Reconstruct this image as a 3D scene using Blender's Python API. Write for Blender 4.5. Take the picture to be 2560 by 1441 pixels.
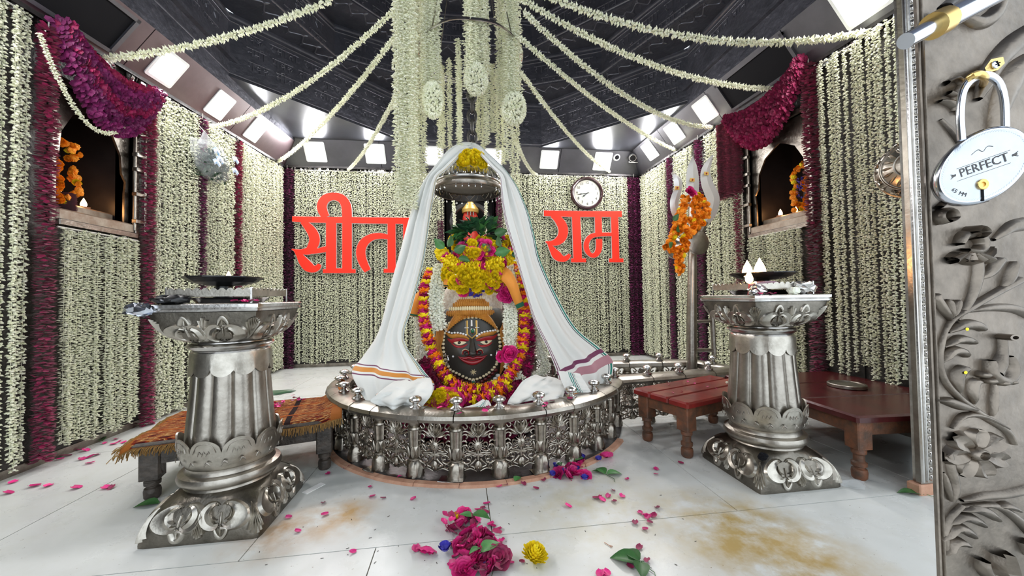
import bpy, math, random
from mathutils import Vector, Matrix
random.seed(7)
PI = math.pi
sc = bpy.context.scene
C = sc.collection
for o in list(bpy.data.objects): bpy.data.objects.remove(o)

# ---------------------------------------------------------------- camera
FPX = 940.0                      # focal length in pixels of the 2560 x 1441 frame
cY = Vector((-128, -24.5, -FPX)).normalized()
_u = Vector((-.012, 1, 0)); cZ = (_u - _u.dot(cY) * cY).normalized()
cX = cY.cross(cZ)
ROT = Matrix((cX, cY, cZ))       # camera axes -> world axes
EYE = Vector((0, 0, 1.0))
cam = bpy.data.objects.new('camera', bpy.data.cameras.new('camera'))
cam.matrix_world = Matrix.Translation(EYE) @ ROT.to_4x4()
cam.data.sensor_width = 36; cam.data.lens = FPX / 2560 * 36
cam.data.clip_start = .02
C.objects.link(cam); sc.camera = cam

# ---------------------------------------------------------------- world, exposure
w = bpy.data.worlds.new('world'); sc.world = w; w.use_nodes = True
w.node_tree.nodes['Background'].inputs[0].default_value = (.85, .93, 1, 1)
w.node_tree.nodes['Background'].inputs[1].default_value = 1.2   # daylight coming in through the open entrance
sc.view_settings.view_transform = 'Standard'; sc.view_settings.look = 'None'
sc.view_settings.gamma = 1; sc.view_settings.use_curve_mapping = False
sc.view_settings.exposure = 0.95
LAMP_W = 10.0                    # each ceiling panel
PANEL_E = 6.5
sc.cycles.max_bounces = 6; sc.cycles.diffuse_bounces = 3; sc.cycles.glossy_bounces = 3
sc.cycles.transparent_max_bounces = 8; sc.cycles.sample_clamp_indirect = 6

# ---------------------------------------------------------------- helpers
def ray(px, py): return ROT @ Vector((px - 1280, 720.5 - py, -FPX))
def onZ(px, py, z=0.0): d = ray(px, py); return EYE + d * ((z - 1) / d.z)
def onY(px, py, y): d = ray(px, py); return EYE + d * (y / d.y)
def onX(px, py, x): d = ray(px, py); return EYE + d * (x / d.x)
def rnd(a, b): return random.uniform(a, b)

def mat(name, col, rough=.5, metal=0., emit=None, es=0., alpha=1., noise=None, bump=None, col2=None, spec=.5, sheen=0, trans=0, coords='Object', sss=0):
    """col2+noise(scale): colour mix; bump=(scale,strength,dist)"""
    m = bpy.data.materials.new(name); m.use_nodes = True
    nt = m.node_tree; b = nt.nodes['Principled BSDF']
    b.inputs['Base Color'].default_value = (*col, 1); b.inputs['Roughness'].default_value = rough
    b.inputs['Metallic'].default_value = metal; b.inputs['Alpha'].default_value = alpha
    b.inputs['Specular IOR Level'].default_value = spec
    b.inputs['Transmission Weight'].default_value = trans
    if sss: b.inputs['Subsurface Weight'].default_value = sss; b.inputs['Subsurface Radius'].default_value = (.02, .015, .01)
    if sheen: b.inputs['Sheen Weight'].default_value = sheen
    if emit: b.inputs['Emission Color'].default_value = (*emit, 1); b.inputs['Emission Strength'].default_value = es
    tc = nt.nodes.new('ShaderNodeTexCoord') if coords != 'World' else nt.nodes.new('ShaderNodeNewGeometry')
    out = tc.outputs[coords if coords != 'World' else 'Position']
    if col2 is not None:
        n = nt.nodes.new('ShaderNodeTexNoise'); n.inputs['Scale'].default_value = noise or 5; n.inputs['Detail'].default_value = 6; n.inputs['Roughness'].default_value = .65
        nt.links.new(out, n.inputs['Vector'])
        r = nt.nodes.new('ShaderNodeValToRGB'); r.color_ramp.elements[0].position = .35; r.color_ramp.elements[1].position = .65
        r.color_ramp.elements[0].color = (*col, 1); r.color_ramp.elements[1].color = (*col2, 1)
        nt.links.new(n.outputs['Fac'], r.inputs['Fac']); nt.links.new(r.outputs['Color'], b.inputs['Base Color'])
    if bump:
        n2 = nt.nodes.new('ShaderNodeTexNoise'); n2.inputs['Scale'].default_value = bump[0]; n2.inputs['Detail'].default_value = 4
        nt.links.new(out, n2.inputs['Vector'])
        bp = nt.nodes.new('ShaderNodeBump'); bp.inputs['Strength'].default_value = bump[1]; bp.inputs['Distance'].default_value = bump[2]
        nt.links.new(n2.outputs['Fac'], bp.inputs['Height']); nt.links.new(bp.outputs['Normal'], b.inputs['Normal'])
    return m
def vary(m, amount=.5, hue=.02):
    """small colour differences from one object (and one petal) to the next"""
    nt = m.node_tree; b = nt.nodes['Principled BSDF']; oi = nt.nodes.new('ShaderNodeObjectInfo')
    hs = nt.nodes.new('ShaderNodeHueSaturation'); mr = nt.nodes.new('ShaderNodeMapRange')
    mr.inputs[3].default_value = 1 - amount; mr.inputs[4].default_value = 1 + amount
    nt.links.new(oi.outputs['Random'], mr.inputs[0]); nt.links.new(mr.outputs[0], hs.inputs['Value'])
    l = b.inputs['Base Color'].links
    if l: nt.links.new(l[0].from_socket, hs.inputs['Color'])
    else: hs.inputs['Color'].default_value = b.inputs['Base Color'].default_value
    nt.links.new(hs.outputs[0], b.inputs['Base Color'])
    return m
MT = {}
MT['silver'] = mat('silver', (.42, .39, .345), .34, 1, col2=(.28, .255, .22), noise=9, bump=(60, .25, .004))
MT['silver_old'] = mat('silver_old', (.36, .33, .29), .36, 1, col2=(.20, .18, .155), noise=14, bump=(70, .35, .004))
MT['silver_bright'] = mat('silver_bright', (.66, .65, .63), .22, 1, col2=(.5, .48, .46), noise=12, bump=(50, .25, .003))
MT['relief'] = mat('relief', (.52, .49, .435), .34, 1, col2=(.36, .335, .29), noise=20, bump=(90, .2, .003))
MT['door_silver'] = mat('door_silver', (.24, .205, .17), .38, 1, col2=(.14, .12, .10), noise=22, bump=(45, .5, .003), coords='World')
MT['steel_dark'] = mat('steel_dark', (.055, .053, .055), .45, .7, col2=(.12, .115, .115), noise=6, bump=(30, .3, .01))
MT['ceil'] = mat('ceil', (.12, .123, .15), .42, .75, col2=(.075, .078, .095), noise=3.5, bump=(16, .5, .02))
MT['ceil_relief'] = mat('ceil_relief', (.17, .172, .20), .36, .7, col2=(.12, .12, .14), noise=8)
MT['cornice'] = mat('cornice', (.10, .10, .118), .42, .5, col2=(.08, .08, .092), noise=4, bump=(8, .15, .01))
MT['cornice_red'] = mat('cornice_red', (.105, .072, .08), .42, .45, col2=(.08, .054, .062), noise=5, bump=(8, .15, .01))
MT['corner_plate'] = mat('corner_plate', (.085, .09, .108), .3, .6, col2=(.065, .07, .085), noise=2)
MT['wall'] = mat('wall', (.025, .023, .021), .5, .3, col2=(.06, .055, .05), noise=7, bump=(40, .6, .01))
MT['black'] = mat('black', (.008, .008, .010), .8, spec=.1)
MT['niche'] = mat('niche', (.035, .03, .032), .4, .3, col2=(.02, .018, .02), noise=4)
MT['buds'] = vary(mat('buds', (.90, .90, .76), .6, col2=(.66, .69, .45), noise=45, coords='World', sss=0), .10)
MT['buds_white'] = mat('buds_white', (.87, .88, .80), .55, col2=(.78, .80, .62), noise=60, coords='World')
MT['rose'] = vary(mat('rose', (.36, .006, .085), .55, col2=(.17, .003, .045), noise=30, coords='World', sheen=.2), .2)
MT['rose_purple'] = vary(mat('rose_purple', (.27, .012, .13), .55, col2=(.13, .004, .075), noise=30, coords='World', sheen=.2), .2)
MT['rose_pink'] = vary(mat('rose_pink', (.80, .04, .27), .45, col2=(.55, .014, .15), noise=50, coords='World'), .3)
MT['yellow'] = vary(mat('yellow', (1.0, .86, .02), .55, col2=(.95, .68, .01), noise=50, coords='World'), .1)
MT['orange'] = vary(mat('orange', (1.0, .38, .012), .55, col2=(.95, .27, .008), noise=50, coords='World'), .12)
MT['blue_petal'] = mat('blue_petal', (.06, .05, .42), .5)
MT['leaf'] = vary(mat('leaf', (.035, .13, .035), .42, col2=(.06, .2, .05), noise=20, coords='World'), .4)
MT['leaf_dark'] = vary(mat('leaf_dark', (.012, .055, .025), .4, col2=(.03, .10, .04), noise=20, coords='World'), .4)
MT['sign'] = mat('sign', (.93, .04, .02), .65, spec=.2)
MT['sign_edge'] = mat('sign_edge', (.75, .72, .72), .5)
MT['wood_red'] = mat('wood_red', (.25, .022, .018), .28, col2=(.13, .012, .012), noise=6, bump=(30, .3, .003))
MT['wood_maroon'] = mat('wood_maroon', (.085, .012, .013), .25, col2=(.05, .010, .010), noise=6, bump=(30, .3, .003))
MT['wood_worn'] = mat('wood_worn', (.20, .075, .035), .55, col2=(.075, .045, .03), noise=16, bump=(50, .6, .006))
MT['wood_dark'] = mat('wood_dark', (.085, .068, .055), .5, col2=(.025, .02, .016), noise=20, bump=(45, .7, .008))
MT['blade'] = mat('blade', (.70, .70, .68), .3, .45)
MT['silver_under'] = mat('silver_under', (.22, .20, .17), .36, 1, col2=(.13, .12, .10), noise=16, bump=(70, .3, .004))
MT['panel_silver'] = mat('panel_silver', (.46, .42, .36), .32, 1, col2=(.26, .235, .20), noise=26, bump=(90, .2, .003))
MT['terracotta'] = mat('terracotta', (.58, .34, .23), .8, col2=(.44, .22, .14), noise=14, bump=(40, .5, .004))
MT['lamp_black'] = mat('lamp_black', (.014, .014, .015), .28, .2)
MT['white'] = mat('white', (.85, .85, .84), .6)
MT['stone'] = mat('stone', (.045, .043, .036), .42, col2=(.03, .029, .024), noise=6, bump=(30, .12, .004))
MT['turmeric'] = mat('turmeric', (.56, .25, .035), .6, col2=(.42, .16, .02), noise=20, bump=(60, .3, .003))
MT['cream'] = mat('cream', (.80, .70, .45), .5)
MT['red_paint'] = mat('red_paint', (.33, .016, .022), .35)
MT['maroon'] = mat('maroon', (.11, .01, .012), .35)
MT['gold'] = mat('gold', (.72, .46, .12), .4, .5)
MT['emerald'] = mat('emerald', (.0, .12, .05), .12)
MT['ink'] = mat('ink', (.01, .01, .01), .4)
MT['orange_cloth'] = mat('orange_cloth', (.80, .30, .04), .7)
MT['green_cloth'] = mat('green_cloth', (.01, .13, .07), .7)
MT['brass'] = mat('brass', (.72, .50, .18), .3, 1)
MT['lock_face'] = mat('lock_face', (.56, .60, .64), .34, .85, col2=(.48, .52, .56), noise=30)
MT['chrome'] = mat('chrome', (.62, .66, .74), .16, 1)
MT['flame'] = mat('flame', (1, .5, .1), .5, emit=(1, .55, .22), es=14)
MT['diffuser'] = mat('diffuser', (1, 1, 1), .5, emit=(1, .98, 1), es=PANEL_E)
MT['marble_sill'] = mat('marble_sill', (.52, .45, .36), .4, col2=(.32, .22, .15), noise=9)
MT['idol_red'] = mat('idol_red', (.55, .035, .02), .5)
MT['brown_gloss'] = mat('brown_gloss', (.03, .008, .012), .15)
MT['clock_face'] = mat('clock_face', (.58, .58, .50), .5)
MT['clock_centre'] = mat('clock_centre', (.52, .58, .52), .5)
MT['glass_white'] = mat('glass_white', (.75, .78, .8), .2)
MT['string'] = mat('string', (.75, .73, .68), .7)

class M:
    """collects geometry, links it as ONE mesh object"""
    def __init__(s): s.v = []; s.f = []; s.m = []; s.mi = 0; s.uv = None
    def add(s, vs, fs):
        k = len(s.v); s.v += [tuple(p) for p in vs]; s.f += [tuple(i + k for i in f) for f in fs]; s.m += [s.mi] * len(fs)
    def box(s, x0, x1, y0, y1, z0, z1):
        s.add([(x0,y0,z0),(x1,y0,z0),(x1,y1,z0),(x0,y1,z0),(x0,y0,z1),(x1,y0,z1),(x1,y1,z1),(x0,y1,z1)],
              [(0,3,2,1),(4,5,6,7),(0,1,5,4),(1,2,6,5),(2,3,7,6),(3,0,4,7)])
    def cbox(s, x0, x1, y0, y1, z0, z1, b=.01):
        """box with chamfered vertical and top edges"""
        r = [(x0+b,y0),(x1-b,y0),(x1,y0+b),(x1,y1-b),(x1-b,y1),(x0+b,y1),(x0,y1-b),(x0,y0+b)]
        cx, cy = (x0+x1)/2, (y0+y1)/2
        ins = [(cx+(x-cx)*(1-2*b/max(x1-x0,1e-6)), cy+(y-cy)*(1-2*b/max(y1-y0,1e-6))) for x, y in r]
        s.loft([[(x,y,z0) for x,y in r],[(x,y,z1-b) for x,y in r],[(x,y,z1) for x,y in ins]], cap=True)
    def loft(s, rings, closed=True, cap=False):
        n = len(rings[0]); vs = [p for r in rings for p in r]; fs = []
        for i in range(len(rings)-1):
            for j in range(n if closed else n-1):
                k = (j+1) % n; fs.append((i*n+j, i*n+k, (i+1)*n+k, (i+1)*n+j))
        if cap:
            fs.append(tuple(range(n-1,-1,-1))); fs.append(tuple(range((len(rings)-1)*n, len(rings)*n)))
        s.add(vs, fs)
    def lathe(s, prof, n=32, c=(0,0,0), fn=None, cap=True):
        rings = []
        for r, z in prof:
            rings.append([(c[0]+(r*(fn(2*PI*j/n, z) if fn else 1))*math.cos(2*PI*j/n), c[1]+(r*(fn(2*PI*j/n, z) if fn else 1))*math.sin(2*PI*j/n), c[2]+z) for j in range(n)])
        s.loft(rings, cap=cap)
    def tube(s, pts, r, n=8, cap=True, closed=False):
        pts = [Vector(p) for p in pts]; L = len(pts); rings = []; up = None
        for i, p in enumerate(pts):
            t = (pts[(i+1) % L if closed else min(i+1, L-1)] - pts[(i-1) % L if closed else max(i-1, 0)]).normalized()
            if up is None: up = Vector((0,0,1)) if abs(t.z) < .9 else Vector((1,0,0))
            a = (up - up.dot(t)*t).normalized(); b = t.cross(a); up = a
            rr = r[i] if isinstance(r, (list, tuple)) else r
            rings.append([p + a*(rr*math.cos(2*PI*j/n)) + b*(rr*math.sin(2*PI*j/n)) for j in range(n)])
        if closed: rings.append(rings[0]); cap = False
        s.loft(rings, cap=cap)
    def prism(s, poly, fn, h0, h1):
        """poly of (u,v); fn(u,v,h)->xyz"""
        n = len(poly); s.add([fn(u,v,h0) for u,v in poly]+[fn(u,v,h1) for u,v in poly],
            [tuple(range(n)), tuple(range(2*n-1,n-1,-1))]+[(i, n+i, n+(i+1)%n, (i+1)%n) for i in range(n)])
    def ball(s, c, r, n=12, k=8, q=(1,1,1)):
        rings = [[(c[0]+r*q[0]*math.sin(PI*i/k)*math.cos(2*PI*j/n), c[1]+r*q[1]*math.sin(PI*i/k)*math.sin(2*PI*j/n), c[2]+r*q[2]*math.cos(PI*i/k)) for j in range(n)] for i in range(1,k)]
        b = len(s.v); s.loft(rings)
        s.add([(c[0],c[1],c[2]+r*q[2]),(c[0],c[1],c[2]-r*q[2])], [])
        t = len(s.v)-2; m = b+(k-2)*n
        for j in range(n):
            s.f.append((t, b+j, b+(j+1)%n)); s.f.append((t+1, m+(j+1)%n, m+j)); s.m += [s.mi]*2
    def bud(s, c, d, L, r):
        """one flower bud: a slim six-sided spindle"""
        d = Vector(d).normalized(); c = Vector(c)
        a = d.orthogonal().normalized(); b = d.cross(a)
        p = c + d*(L*.45)
        s.add([c, p+a*r, p+b*r, p-a*r, p-b*r, c+d*L], [(0,2,1),(0,3,2),(0,4,3),(0,1,4),(5,1,2),(5,2,3),(5,3,4),(5,4,1)])
    def petal(s, c, d, up, L, W, cup=.2):
        """a bent petal, four triangles wide enough to read"""
        d = Vector(d).normalized(); up = Vector(up); up = (up-up.dot(d)*d)
        up = up.normalized() if up.length > 1e-4 else d.orthogonal().normalized()
        a = d.cross(up); c = Vector(c)
        s.add([c, c+d*L*.5+a*W*.5+up*cup*L*.3, c+d*L*.5-a*W*.5+up*cup*L*.3, c+d*L*.55-up*cup*L*.1, c+d*L*.95+a*W*.28+up*cup*L, c+d*L*.95-a*W*.28+up*cup*L],
              [(0,1,3),(0,3,2),(3,1,4),(3,4,5),(3,5,2)])
    def stroke(s, S, pts, w, h=.004, crease=False, back=False, flat=False, smooth=True, taper=False):
        """raised ribbon along 2-D points on the surface S(u,v,h)"""
        if smooth and len(pts) > 2: pts, w = spl(pts, w)
        n = len(pts); w = w if isinstance(w, (list, tuple)) else [w]*n
        if taper: w = [x*(.25+.75*math.sin(PI*min(1, (i+.3)/(n*.25)) / 2)*math.sin(PI*min(1, (n-1-i+.3)/(n*.25))/2)) for i, x in enumerate(w)]
        pr = [(-1,0),(-1,1),(1,1),(1,0)] if flat else ([(-1,0),(-.6,.9),(0,.35),(.6,.9),(1,0)] if crease else [(-1,0),(-.6,.8),(0,1),(.6,.8),(1,0)])
        if back: pr = pr + [(.6,-.6),(-.6,-.6)]
        rings = []
        for i, (u, v) in enumerate(pts):
            a = pts[max(i-1,0)]; b = pts[min(i+1,n-1)]; tx, ty = b[0]-a[0], b[1]-a[1]; l = math.hypot(tx,ty) or 1
            nx, ny = -ty/l, tx/l; g = min(1, w[i]/(max(w)*.6+1e-9)) if not flat else 1
            rings.append([S(u+nx*q*w[i]/2, v+ny*q*w[i]/2, k*h*g) for q, k in pr])
        s.loft(rings, closed=back or flat, cap=back or flat)
    def leafS(s, S, u, v, ang, L, W, h=.006, crease=True, back=False, bend=0):
        n = 7; pts = []; ws = []
        x, y, a = u, v, ang
        for i in range(n):
            t = i/(n-1); pts.append((x, y)); ws.append(max(.06, math.sin(PI*(.08+.84*t)**.8))*W)
            x += math.cos(a)*L/(n-1); y += math.sin(a)*L/(n-1); a += bend/(n-1)
        ws[-1] = .12*W
        s.stroke(S, pts, ws, h, crease=crease, back=back, smooth=False)
    def build(s, name, m=None, parent=None, smooth=True, angle=None, uv=None):
        me = bpy.data.meshes.new(name); me.from_pydata(s.v, [], s.f)
        ms = m if isinstance(m, (list, tuple)) else [m]
        for k in ms: me.materials.append(MT[k] if isinstance(k, str) else k)
        if len(ms) > 1: me.polygons.foreach_set('material_index', s.m)
        if smooth: me.polygons.foreach_set('use_smooth', [True]*len(me.polygons))
        if uv:
            l = me.uv_layers.new(name='UVMap')
            for lo in me.loops: l.data[lo.index].uv = uv[lo.vertex_index]
        if smooth and angle != 0:
            me.set_sharp_from_angle(angle=math.radians(angle or 40))
        me.update()
        o = bpy.data.objects.new(name, me); C.objects.link(o)
        if parent is not None: o.parent = parent
        return o
def spl(pts, w, k=4):
    n = len(pts); ww = w if isinstance(w, (list, tuple)) else [w]*n
    P = [tuple(p)+(x,) for p, x in zip(pts, ww)]; out = []
    for i in range(n-1):
        p0, p1, p2, p3 = P[max(i-1,0)], P[i], P[i+1], P[min(i+2,n-1)]
        for j in range(k):
            t = j/k
            out.append(tuple(.5*((2*b)+(c-a)*t+(2*a-5*b+4*c-d)*t*t+(3*b-3*c+d-a)*t**3) for a,b,c,d in zip(p0,p1,p2,p3)))
    out.append(P[-1])
    return [o[:-1] for o in out], [max(1e-5, o[-1]) for o in out]
def curve3(pts, k=8): return [Vector(p) for p in spl([tuple(p) for p in pts], 1, k)[0]]
def tag(o, label=None, cat=None, group=None, kind=None):
    if label: o['label'] = label
    if cat: o['category'] = cat
    if group: o['group'] = group
    if kind: o['kind'] = kind
    return o
def empty(name, loc=(0,0,0), label=None, cat=None, group=None, kind=None, rz=0):
    o = bpy.data.objects.new(name, None); o.empty_display_size = .1; o.location = loc; o.rotation_euler = (0,0,rz); C.objects.link(o)
    return tag(o, label, cat, group, kind)
def inst(src, parent=None, loc=(0,0,0), rot=(0,0,0), scale=1, m=None, name=None):
    """another object sharing the mesh of src"""
    o = bpy.data.objects.new(name or src.name.split('.')[0], src if isinstance(src, bpy.types.Mesh) else src.data); C.objects.link(o)
    o.location = loc; o.rotation_euler = rot; o.scale = scale if isinstance(scale, (tuple, list)) else (scale,)*3
    if parent is not None: o.parent = parent
    if m:
        o.material_slots[0].link = 'OBJECT'; o.material_slots[0].material = MT[m]
    return o
def mesh_of(mb, name, m, smooth=False):
    o = mb.build(name, m, smooth=smooth); me = o.data; bpy.data.objects.remove(o); return me
def text_mesh(name, body, size, m, parent, mw, ext=.001):
    c = bpy.data.curves.new(name, 'FONT'); c.body = body; c.size = size; c.extrude = ext; c.align_x = 'CENTER'; c.align_y = 'CENTER'; c.resolution_u = 2
    t = bpy.data.objects.new(name, c); C.objects.link(t)
    dg = bpy.context.evaluated_depsgraph_get(); me = bpy.data.meshes.new_from_object(t.evaluated_get(dg)); bpy.data.objects.remove(t)
    me.materials.clear(); me.materials.append(MT[m])
    o = bpy.data.objects.new(name, me); C.objects.link(o); o.matrix_world = mw
    if parent is not None:
        o.parent = parent
    return o
def plane(px=lambda *a: None): pass
def adopt(o, root):
    o.parent = root
    o.matrix_parent_inverse = (Matrix.Translation(root.location) @ root.rotation_euler.to_matrix().to_4x4()).inverted()
    return o
# ================================================================ THE SETTING
XL, XR, YB = -2.62, 3.05, 6.0
def struct(name, loc=(0,0,0)): return empty(name, loc, kind='structure')

# ---- marble floor: slabs with open joints over a dark bed
def marble():
    m = mat('marble', (.60, .625, .60), .3, spec=.3); nt = m.node_tree; b = nt.nodes['Principled BSDF']; N = nt.nodes.new; Lk = nt.links.new
    geo = N('ShaderNodeNewGeometry')
    def noise(scale, det=6):
        n = N('ShaderNodeTexNoise'); n.inputs['Scale'].default_value = scale; n.inputs['Detail'].default_value = det; n.inputs['Roughness'].default_value = .62
        Lk(geo.outputs['Position'], n.inputs['Vector']); return n.outputs['Fac']
    def ramp(f, a, c, ca=(0,0,0), cc=(1,1,1)):
        r = N('ShaderNodeValToRGB'); r.color_ramp.elements[0].position = a; r.color_ramp.elements[1].position = c
        r.color_ramp.elements[0].color = (*ca, 1); r.color_ramp.elements[1].color = (*cc, 1); Lk(f, r.inputs['Fac']); return r.outputs['Color']
    def mix(f, a, c):
        x = N('ShaderNodeMix'); x.data_type = 'RGBA'; Lk(f, x.inputs[0])
        for s, v in ((6, a), (7, c)):
            if isinstance(v, tuple): x.inputs[s].default_value = (*v, 1)
            else: Lk(v, x.inputs[s])
        return x.outputs[2]
    def math2(op, a, c):
        x = N('ShaderNodeMath'); x.operation = op; x.use_clamp = True
        for s, v in ((0, a), (1, c)):
            if isinstance(v, (int, float)): x.inputs[s].default_value = v
            else: Lk(v, x.inputs[s])
        return x.outputs[0]
    col = ramp(noise(1.6), .3, .75, (.66, .68, .67), (.56, .575, .55))
    col = mix(math2('MULTIPLY', ramp(noise(9, 9), .5, .8), .35), col, (.50, .50, .43))
    col = mix(ramp(noise(60, 2), .70, .76), col, (.25, .22, .18))      # specks of dirt
    def stain(cx, cy, r, c, k, sc_=7):
        nonlocal col
        d = N('ShaderNodeVectorMath'); d.operation = 'DISTANCE'; Lk(geo.outputs['Position'], d.inputs[0]); d.inputs[1].default_value = (cx, cy, 0)
        f = math2('SUBTRACT', 1.0, math2('DIVIDE', d.outputs['Value'], r))
        f = math2('MULTIPLY', math2('MULTIPLY', f, ramp(noise(sc_), .35, .7)), k)
        col = mix(f, col, c)
    p = onZ(850, 1292); stain(p.x, p.y, .22, (.48, .30, .12), 1.5)
    p = onZ(1850, 1330); stain(p.x, p.y, .42, (.42, .31, .12), 1.8)
    p = onZ(1990, 1390); stain(p.x, p.y, .35, (.40, .28, .10), 1.5)
    p = onZ(1500, 1270); stain(p.x, p.y, .5, (.52, .48, .33), 1.2)
    p = onZ(700, 1330); stain(p.x, p.y, .25, (.42, .26, .13), 1.3)
    Lk(col, b.inputs['Base Color'])
    Lk(ramp(noise(4), .3, .8, (.22,)*3, (.42,)*3), b.inputs['Roughness'])
    return m
MT['marble'] = marble(); MT['joint'] = mat('joint', (.20, .16, .11), .9)
fl = struct('floor')
g = M(); g.box(XL-.3, XR+.3, -1.2, YB+.3, -.08, -.006); g.build('floor_bed', 'joint', fl, smooth=False)
def slab(x0, x1, y0, y1):
    g = M(); j = .0022
    g.box(x0+j, x1-j, y0+j, y1-j, -.02, 0); return g.build('marble_slab', 'marble', fl, smooth=False)
rowsX = [(-1.2, .45, [XL-.2, -1.35, .05, 1.35, XR+.2]), (.45, 1.6, [XL-.2, -1.6, -.35, 2.55, XR+.2]), (1.6, 2.9, [XL-.2, -1.95, -.86, .12, 1.25, 2.35, XR+.2]),
         (2.9, 4.2, [XL-.2, -1.4, -.2, 1.0, 2.1, XR+.2]), (4.2, 5.2, [XL-.2, -1.9, -.86, .12, 1.25, 2.35, XR+.2]), (5.2, YB+.1, [XL-.2, -1.4, -.2, 1.0, 2.1, XR+.2])]
for y0, y1, xs in rowsX:
    for a, b_ in zip(xs, xs[1:]): slab(a, b_, y0, y1)

# ---- walls: tarnished metal sheets, built in panels with seams, with a niche opening in each
NL = dict(y0=2.80, y1=3.40, z0=1.56, z1=2.47); NR = dict(y0=2.88, y1=3.57, z0=1.62, z1=2.62)
ZT = 3.5
def side_wall(name, x, sgn, ni):
    r = struct(name); t = .12
    g = M()
    for (y0, y1, z0, z1) in ((-1.2 if sgn < 0 else 1.55, ni['y0'], 0, ZT), (ni['y1'], YB+.12, 0, ZT), (ni['y0'], ni['y1'], 0, ni['z0']), (ni['y0'], ni['y1'], ni['z1'], ZT)):
        g.box(min(x, x+sgn*t), max(x, x+sgn*t), y0, y1, z0, z1)
    g.build('wall_body', 'wall', r, smooth=False)
    y = 1.7
    while y < YB-.3:
        for z0, z1 in ((.03, .86), (.88, 1.5)):
            g = M(); g.box(min(x, x-sgn*.012), max(x, x-sgn*.012), y+.008, y+.76, z0, z1); g.build('wall_sheet', 'wall', r, smooth=False)
        y += .78
    # niche box
    g = M(); d = .5; e = x+sgn*d
    g.box(min(x,e), max(x,e), ni['y0']-.03, ni['y0'], ni['z0'], ni['z1']); g.box(min(x,e), max(x,e), ni['y1'], ni['y1']+.03, ni['z0'], ni['z1'])
    g.box(min(x,e), max(x,e), ni['y0'], ni['y1'], ni['z1'], ni['z1']+.03); g.box(min(e,e+sgn*.02), max(e,e+sgn*.02), ni['y0'], ni['y1'], ni['z0'], ni['z1'])
    g.build('niche_lining', 'niche', r, smooth=False)
    return r
wl = side_wall('wall_left', XL, -1, NL); wr = side_wall('wall_right', XR, 1, NR)
wb = struct('wall_back'); g = M()
NB = dict(x0=-.22, x1=.56, z0=1.1, z1=2.66)
for (x0, x1, z0, z1) in ((XL-.12, NB['x0'], 0, ZT), (NB['x1'], XR+.12, 0, ZT), (NB['x0'], NB['x1'], 0, NB['z0']), (NB['x0'], NB['x1'], NB['z1'], ZT)): g.box(x0, x1, YB, YB+.12, z0, z1)
g.build('wall_body', 'wall', wb, smooth=False)
g = M(); g.box(NB['x0'], NB['x1'], YB+.5, YB+.52, NB['z0'], NB['z1'])
for x in (NB['x0']-.02, NB['x1']): g.box(x, x+.02, YB, YB+.5, NB['z0'], NB['z1'])
g.box(NB['x0'], NB['x1'], YB, YB+.5, NB['z0']-.02, NB['z0']); g.box(NB['x0'], NB['x1'], YB, YB+.5, NB['z1'], NB['z1']+.02); g.build('niche_lining', 'niche', wb, smooth=False)
# crumpled silver edging at the foot of the cornice, skirting at the floor
for k, (nm, seg) in enumerate((('baseboard_left', (XL, XL+.02, 1.0, YB, 0, .05)), ('baseboard_right', (XR-.02, XR, 1.7, YB, 0, .05)), ('baseboard_back', (XL, XR, YB-.02, YB, 0, .05)))):
    g = M(); g.box(*seg); tag(g.build(nm, 'silver_old', None, smooth=False), kind='structure')

# ---- cornice: a band leaning into the room, with the light panels set into it
def zc(side, y):                         # height of its lower edge
    return 2.80+.062*(y-2.5) if side == 'L' else (2.965+.02*(y-2.5) if side == 'R' else 3.02)
H2 = 3.34
def cornice_pt(side, s, q, h=0):
    """s runs along the wall, q 0..1 from lower to inner edge, h proud of the face"""
    if side == 'B':
        a, b_ = Vector((s, YB-.05, zc('L', 6)+(zc('R', 6)-zc('L', 6))*(s-XL)/(XR-XL))), Vector((s, YB-.28, H2)); nrm = Vector((0, -(H2-3.02), -.23)).normalized()
    elif side == 'L':
        a, b_ = Vector((XL+.05, s, zc('L', s))), Vector((XL+.27, s, zc('L', s)+.30)); nrm = Vector((.30, 0, -.22)).normalized()
    else:
        a, b_ = Vector((XR-.05, s, zc('R', s))), Vector((XR-.28, s, zc('R', s)+.31)); nrm = Vector((-.31, 0, -.23)).normalized()
    return a.lerp(b_, q) + nrm*h
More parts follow.
